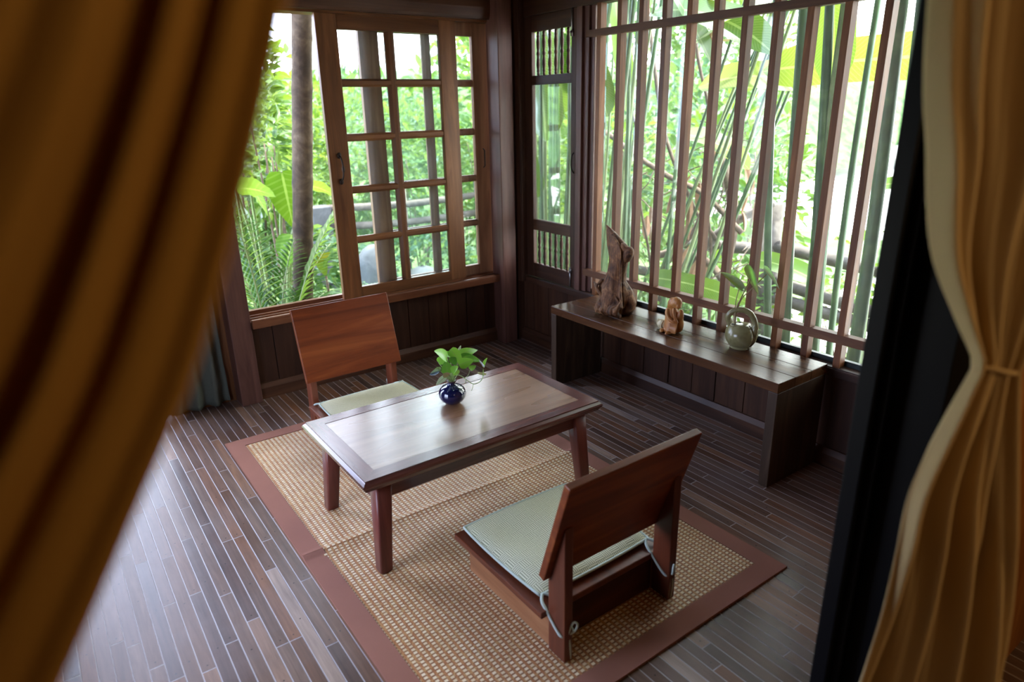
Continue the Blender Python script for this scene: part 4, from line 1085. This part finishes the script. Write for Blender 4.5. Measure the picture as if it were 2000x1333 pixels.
MB().tube(curve([(1.9, .95, GZ), (1.9, .60, .05), (1.92, .34, .34), (1.95, .05, .62), (2.0, -.25, .80)], 6), [.055 - .0012 * i for i in range(25)], 10).build('trunk', M['pole'], lg, True)

LB = [
    ('light green bush low behind the driftwood', (2.0, .85, .05), (.35, .45, .50), 300, .085, 'leafl'),
    ('green bush low behind the crouching figurine', (2.05, .12, -.12), (.35, .40, .45), 300, .085, 'leafm'),
    ('bright low bush behind the bench and the jug', (2.65, -.55, -.25), (.40, .70, .42), 380, .085, 'leafl'),
    ('bright bush at the foot of the fence near the door frame', (2.7, -1.35, -.1), (.35, .45, .50), 180, .08, 'leafl'),
    ('leafy creeper on the fence before the pale ground', (2.45, -.95, .35), (.22, .50, .35), 70, .075, 'leafm'),
    ('green bush behind the vine tangle', (3.0, .75, .70), (.5, .65, .85), 520, .10, 'leafm'),
    ('bluish bush on the slope beyond the vine tangle', (3.9, 1.9, .8), (.7, .9, 1.1), 700, .12, 'leafb'),
    ('light bush behind the dense clump of canes', (2.6, 2.2, .5), (.6, .8, 1.1), 700, .11, 'leafl'),
]
for k, (lb, c, r, n, s, m) in enumerate(LB): bush('low_bush', lb, 'bush', c, r, n, s, M[m], 110 + k, 'bushes outside the barred window')

# ------------------------------------------------------------------ light
w = bpy.data.worlds.new('sky'); sc.world = w; w.use_nodes = True
nt = w.node_tree; nt.nodes.clear()
tc = nt.nodes.new('ShaderNodeTexCoord'); sx = nt.nodes.new('ShaderNodeSeparateXYZ'); nt.links.new(tc.outputs['Generated'], sx.inputs[0])
mr = nt.nodes.new('ShaderNodeMapRange'); mr.inputs[1].default_value = -.9; mr.inputs[2].default_value = .9; nt.links.new(sx.outputs[0], mr.inputs[0])
cr_ = nt.nodes.new('ShaderNodeValToRGB'); cr_.color_ramp.elements[0].position = .45; cr_.color_ramp.elements[0].color = (.60, .70, 1, 1); cr_.color_ramp.elements[1].color = (1, .99, .95, 1)
nt.links.new(mr.outputs[0], cr_.inputs[0])
bg = nt.nodes.new('ShaderNodeBackground'); bg.inputs[1].default_value = 1.0; nt.links.new(cr_.outputs[0], bg.inputs[0])
wo = nt.nodes.new('ShaderNodeOutputWorld'); nt.links.new(bg.outputs[0], wo.inputs[0])

sun = bpy.data.lights.new('sun', 'SUN'); sun.energy = 1.5; sun.angle = R(2); sun.color = (1, .95, .84)
so_ = bpy.data.objects.new('sun', sun); COL.objects.link(so_)
dsun = Vector((-.22, -.12, -1.0)).normalized()
so_.rotation_euler = dsun.to_track_quat('-Z', 'Y').to_euler(); so_.location = (4, 3, 9)

def portal(name, c, sx_, sy_, direction):
    l = bpy.data.lights.new(name, 'AREA'); l.shape = 'RECTANGLE'; l.size = sx_; l.size_y = sy_; l.cycles.is_portal = True
    o = bpy.data.objects.new(name, l); COL.objects.link(o); o.location = c
    o.rotation_euler = Vector(direction).to_track_quat('-Z', 'Z').to_euler(); return o
portal('sky_portal_sliding_window', (-.56, .68, 1.19), 1.6, 1.55, (0, -1, 0))
portal('sky_portal_barred_window', (.46, -.75, 1.19), 2.3, 1.6, (-1, 0, 0))
portal('sky_portal_doorway', (-2.13, .75, 1.05), .76, 2.1, (0, -1, 0))
portal('sky_portal_side_opening', (-2.57, -1.075, .70), .85, .80, (1, 0, 0))

lamp = bpy.data.lights.new('bedroom_lamp', 'POINT'); lamp.energy = 1.3; lamp.color = (1, .62, .28); lamp.shadow_soft_size = .12
lo = bpy.data.objects.new('bedroom_lamp', lamp); COL.objects.link(lo); lo.location = (-.45, -3.75, 1.5)

fill = bpy.data.lights.new('curtain_fill', 'POINT'); fill.energy = .55; fill.color = (1, .64, .30); fill.shadow_soft_size = .10  # added unseen fill that brightens the swept curtain and its folds
lo2 = bpy.data.objects.new('curtain_fill', fill); COL.objects.link(lo2); lo2.location = (-1.68, -3.66, 1.74)

# ------------------------------------------------------------------ camera
cam = bpy.data.cameras.new('camera'); co = bpy.data.objects.new('camera', cam); COL.objects.link(co); sc.camera = co
yaw, pitch, roll, fpx = R(-35.43), R(-19.34), R(-1.28), 1308.4
r_ = Vector((math.cos(yaw), math.sin(yaw), 0)); fw_ = Vector((-math.sin(yaw), math.cos(yaw), 0))
F = fw_ * math.cos(pitch) + Vector((0, 0, math.sin(pitch))); U = r_.cross(F)
R2 = r_ * math.cos(roll) + U * math.sin(roll); U2 = U * math.cos(roll) - r_ * math.sin(roll)
mw = Matrix(((R2.x, U2.x, -F.x, CAM.x), (R2.y, U2.y, -F.y, CAM.y), (R2.z, U2.z, -F.z, CAM.z), (0, 0, 0, 1)))
co.matrix_world = mw
cam.sensor_width = 36; cam.sensor_fit = 'HORIZONTAL'; cam.lens = 36 * fpx / 2000
cam.clip_start = .02; cam.clip_end = 200
cam.dof.use_dof = True; cam.dof.focus_distance = 2.75; cam.dof.aperture_fstop = cam.lens / 11.0

vs = sc.view_settings
sc.display_settings.display_device = 'sRGB'
vs.view_transform = 'Standard'; vs.look = 'None'; vs.gamma = 1; vs.use_curve_mapping = False; vs.exposure = 3.9
cy = sc.cycles
cy.max_bounces = 10; cy.diffuse_bounces = 5; cy.glossy_bounces = 4; cy.transparent_max_bounces = 24; cy.transmission_bounces = 4
cy.sample_clamp_indirect = 8
cy.use_denoising = True
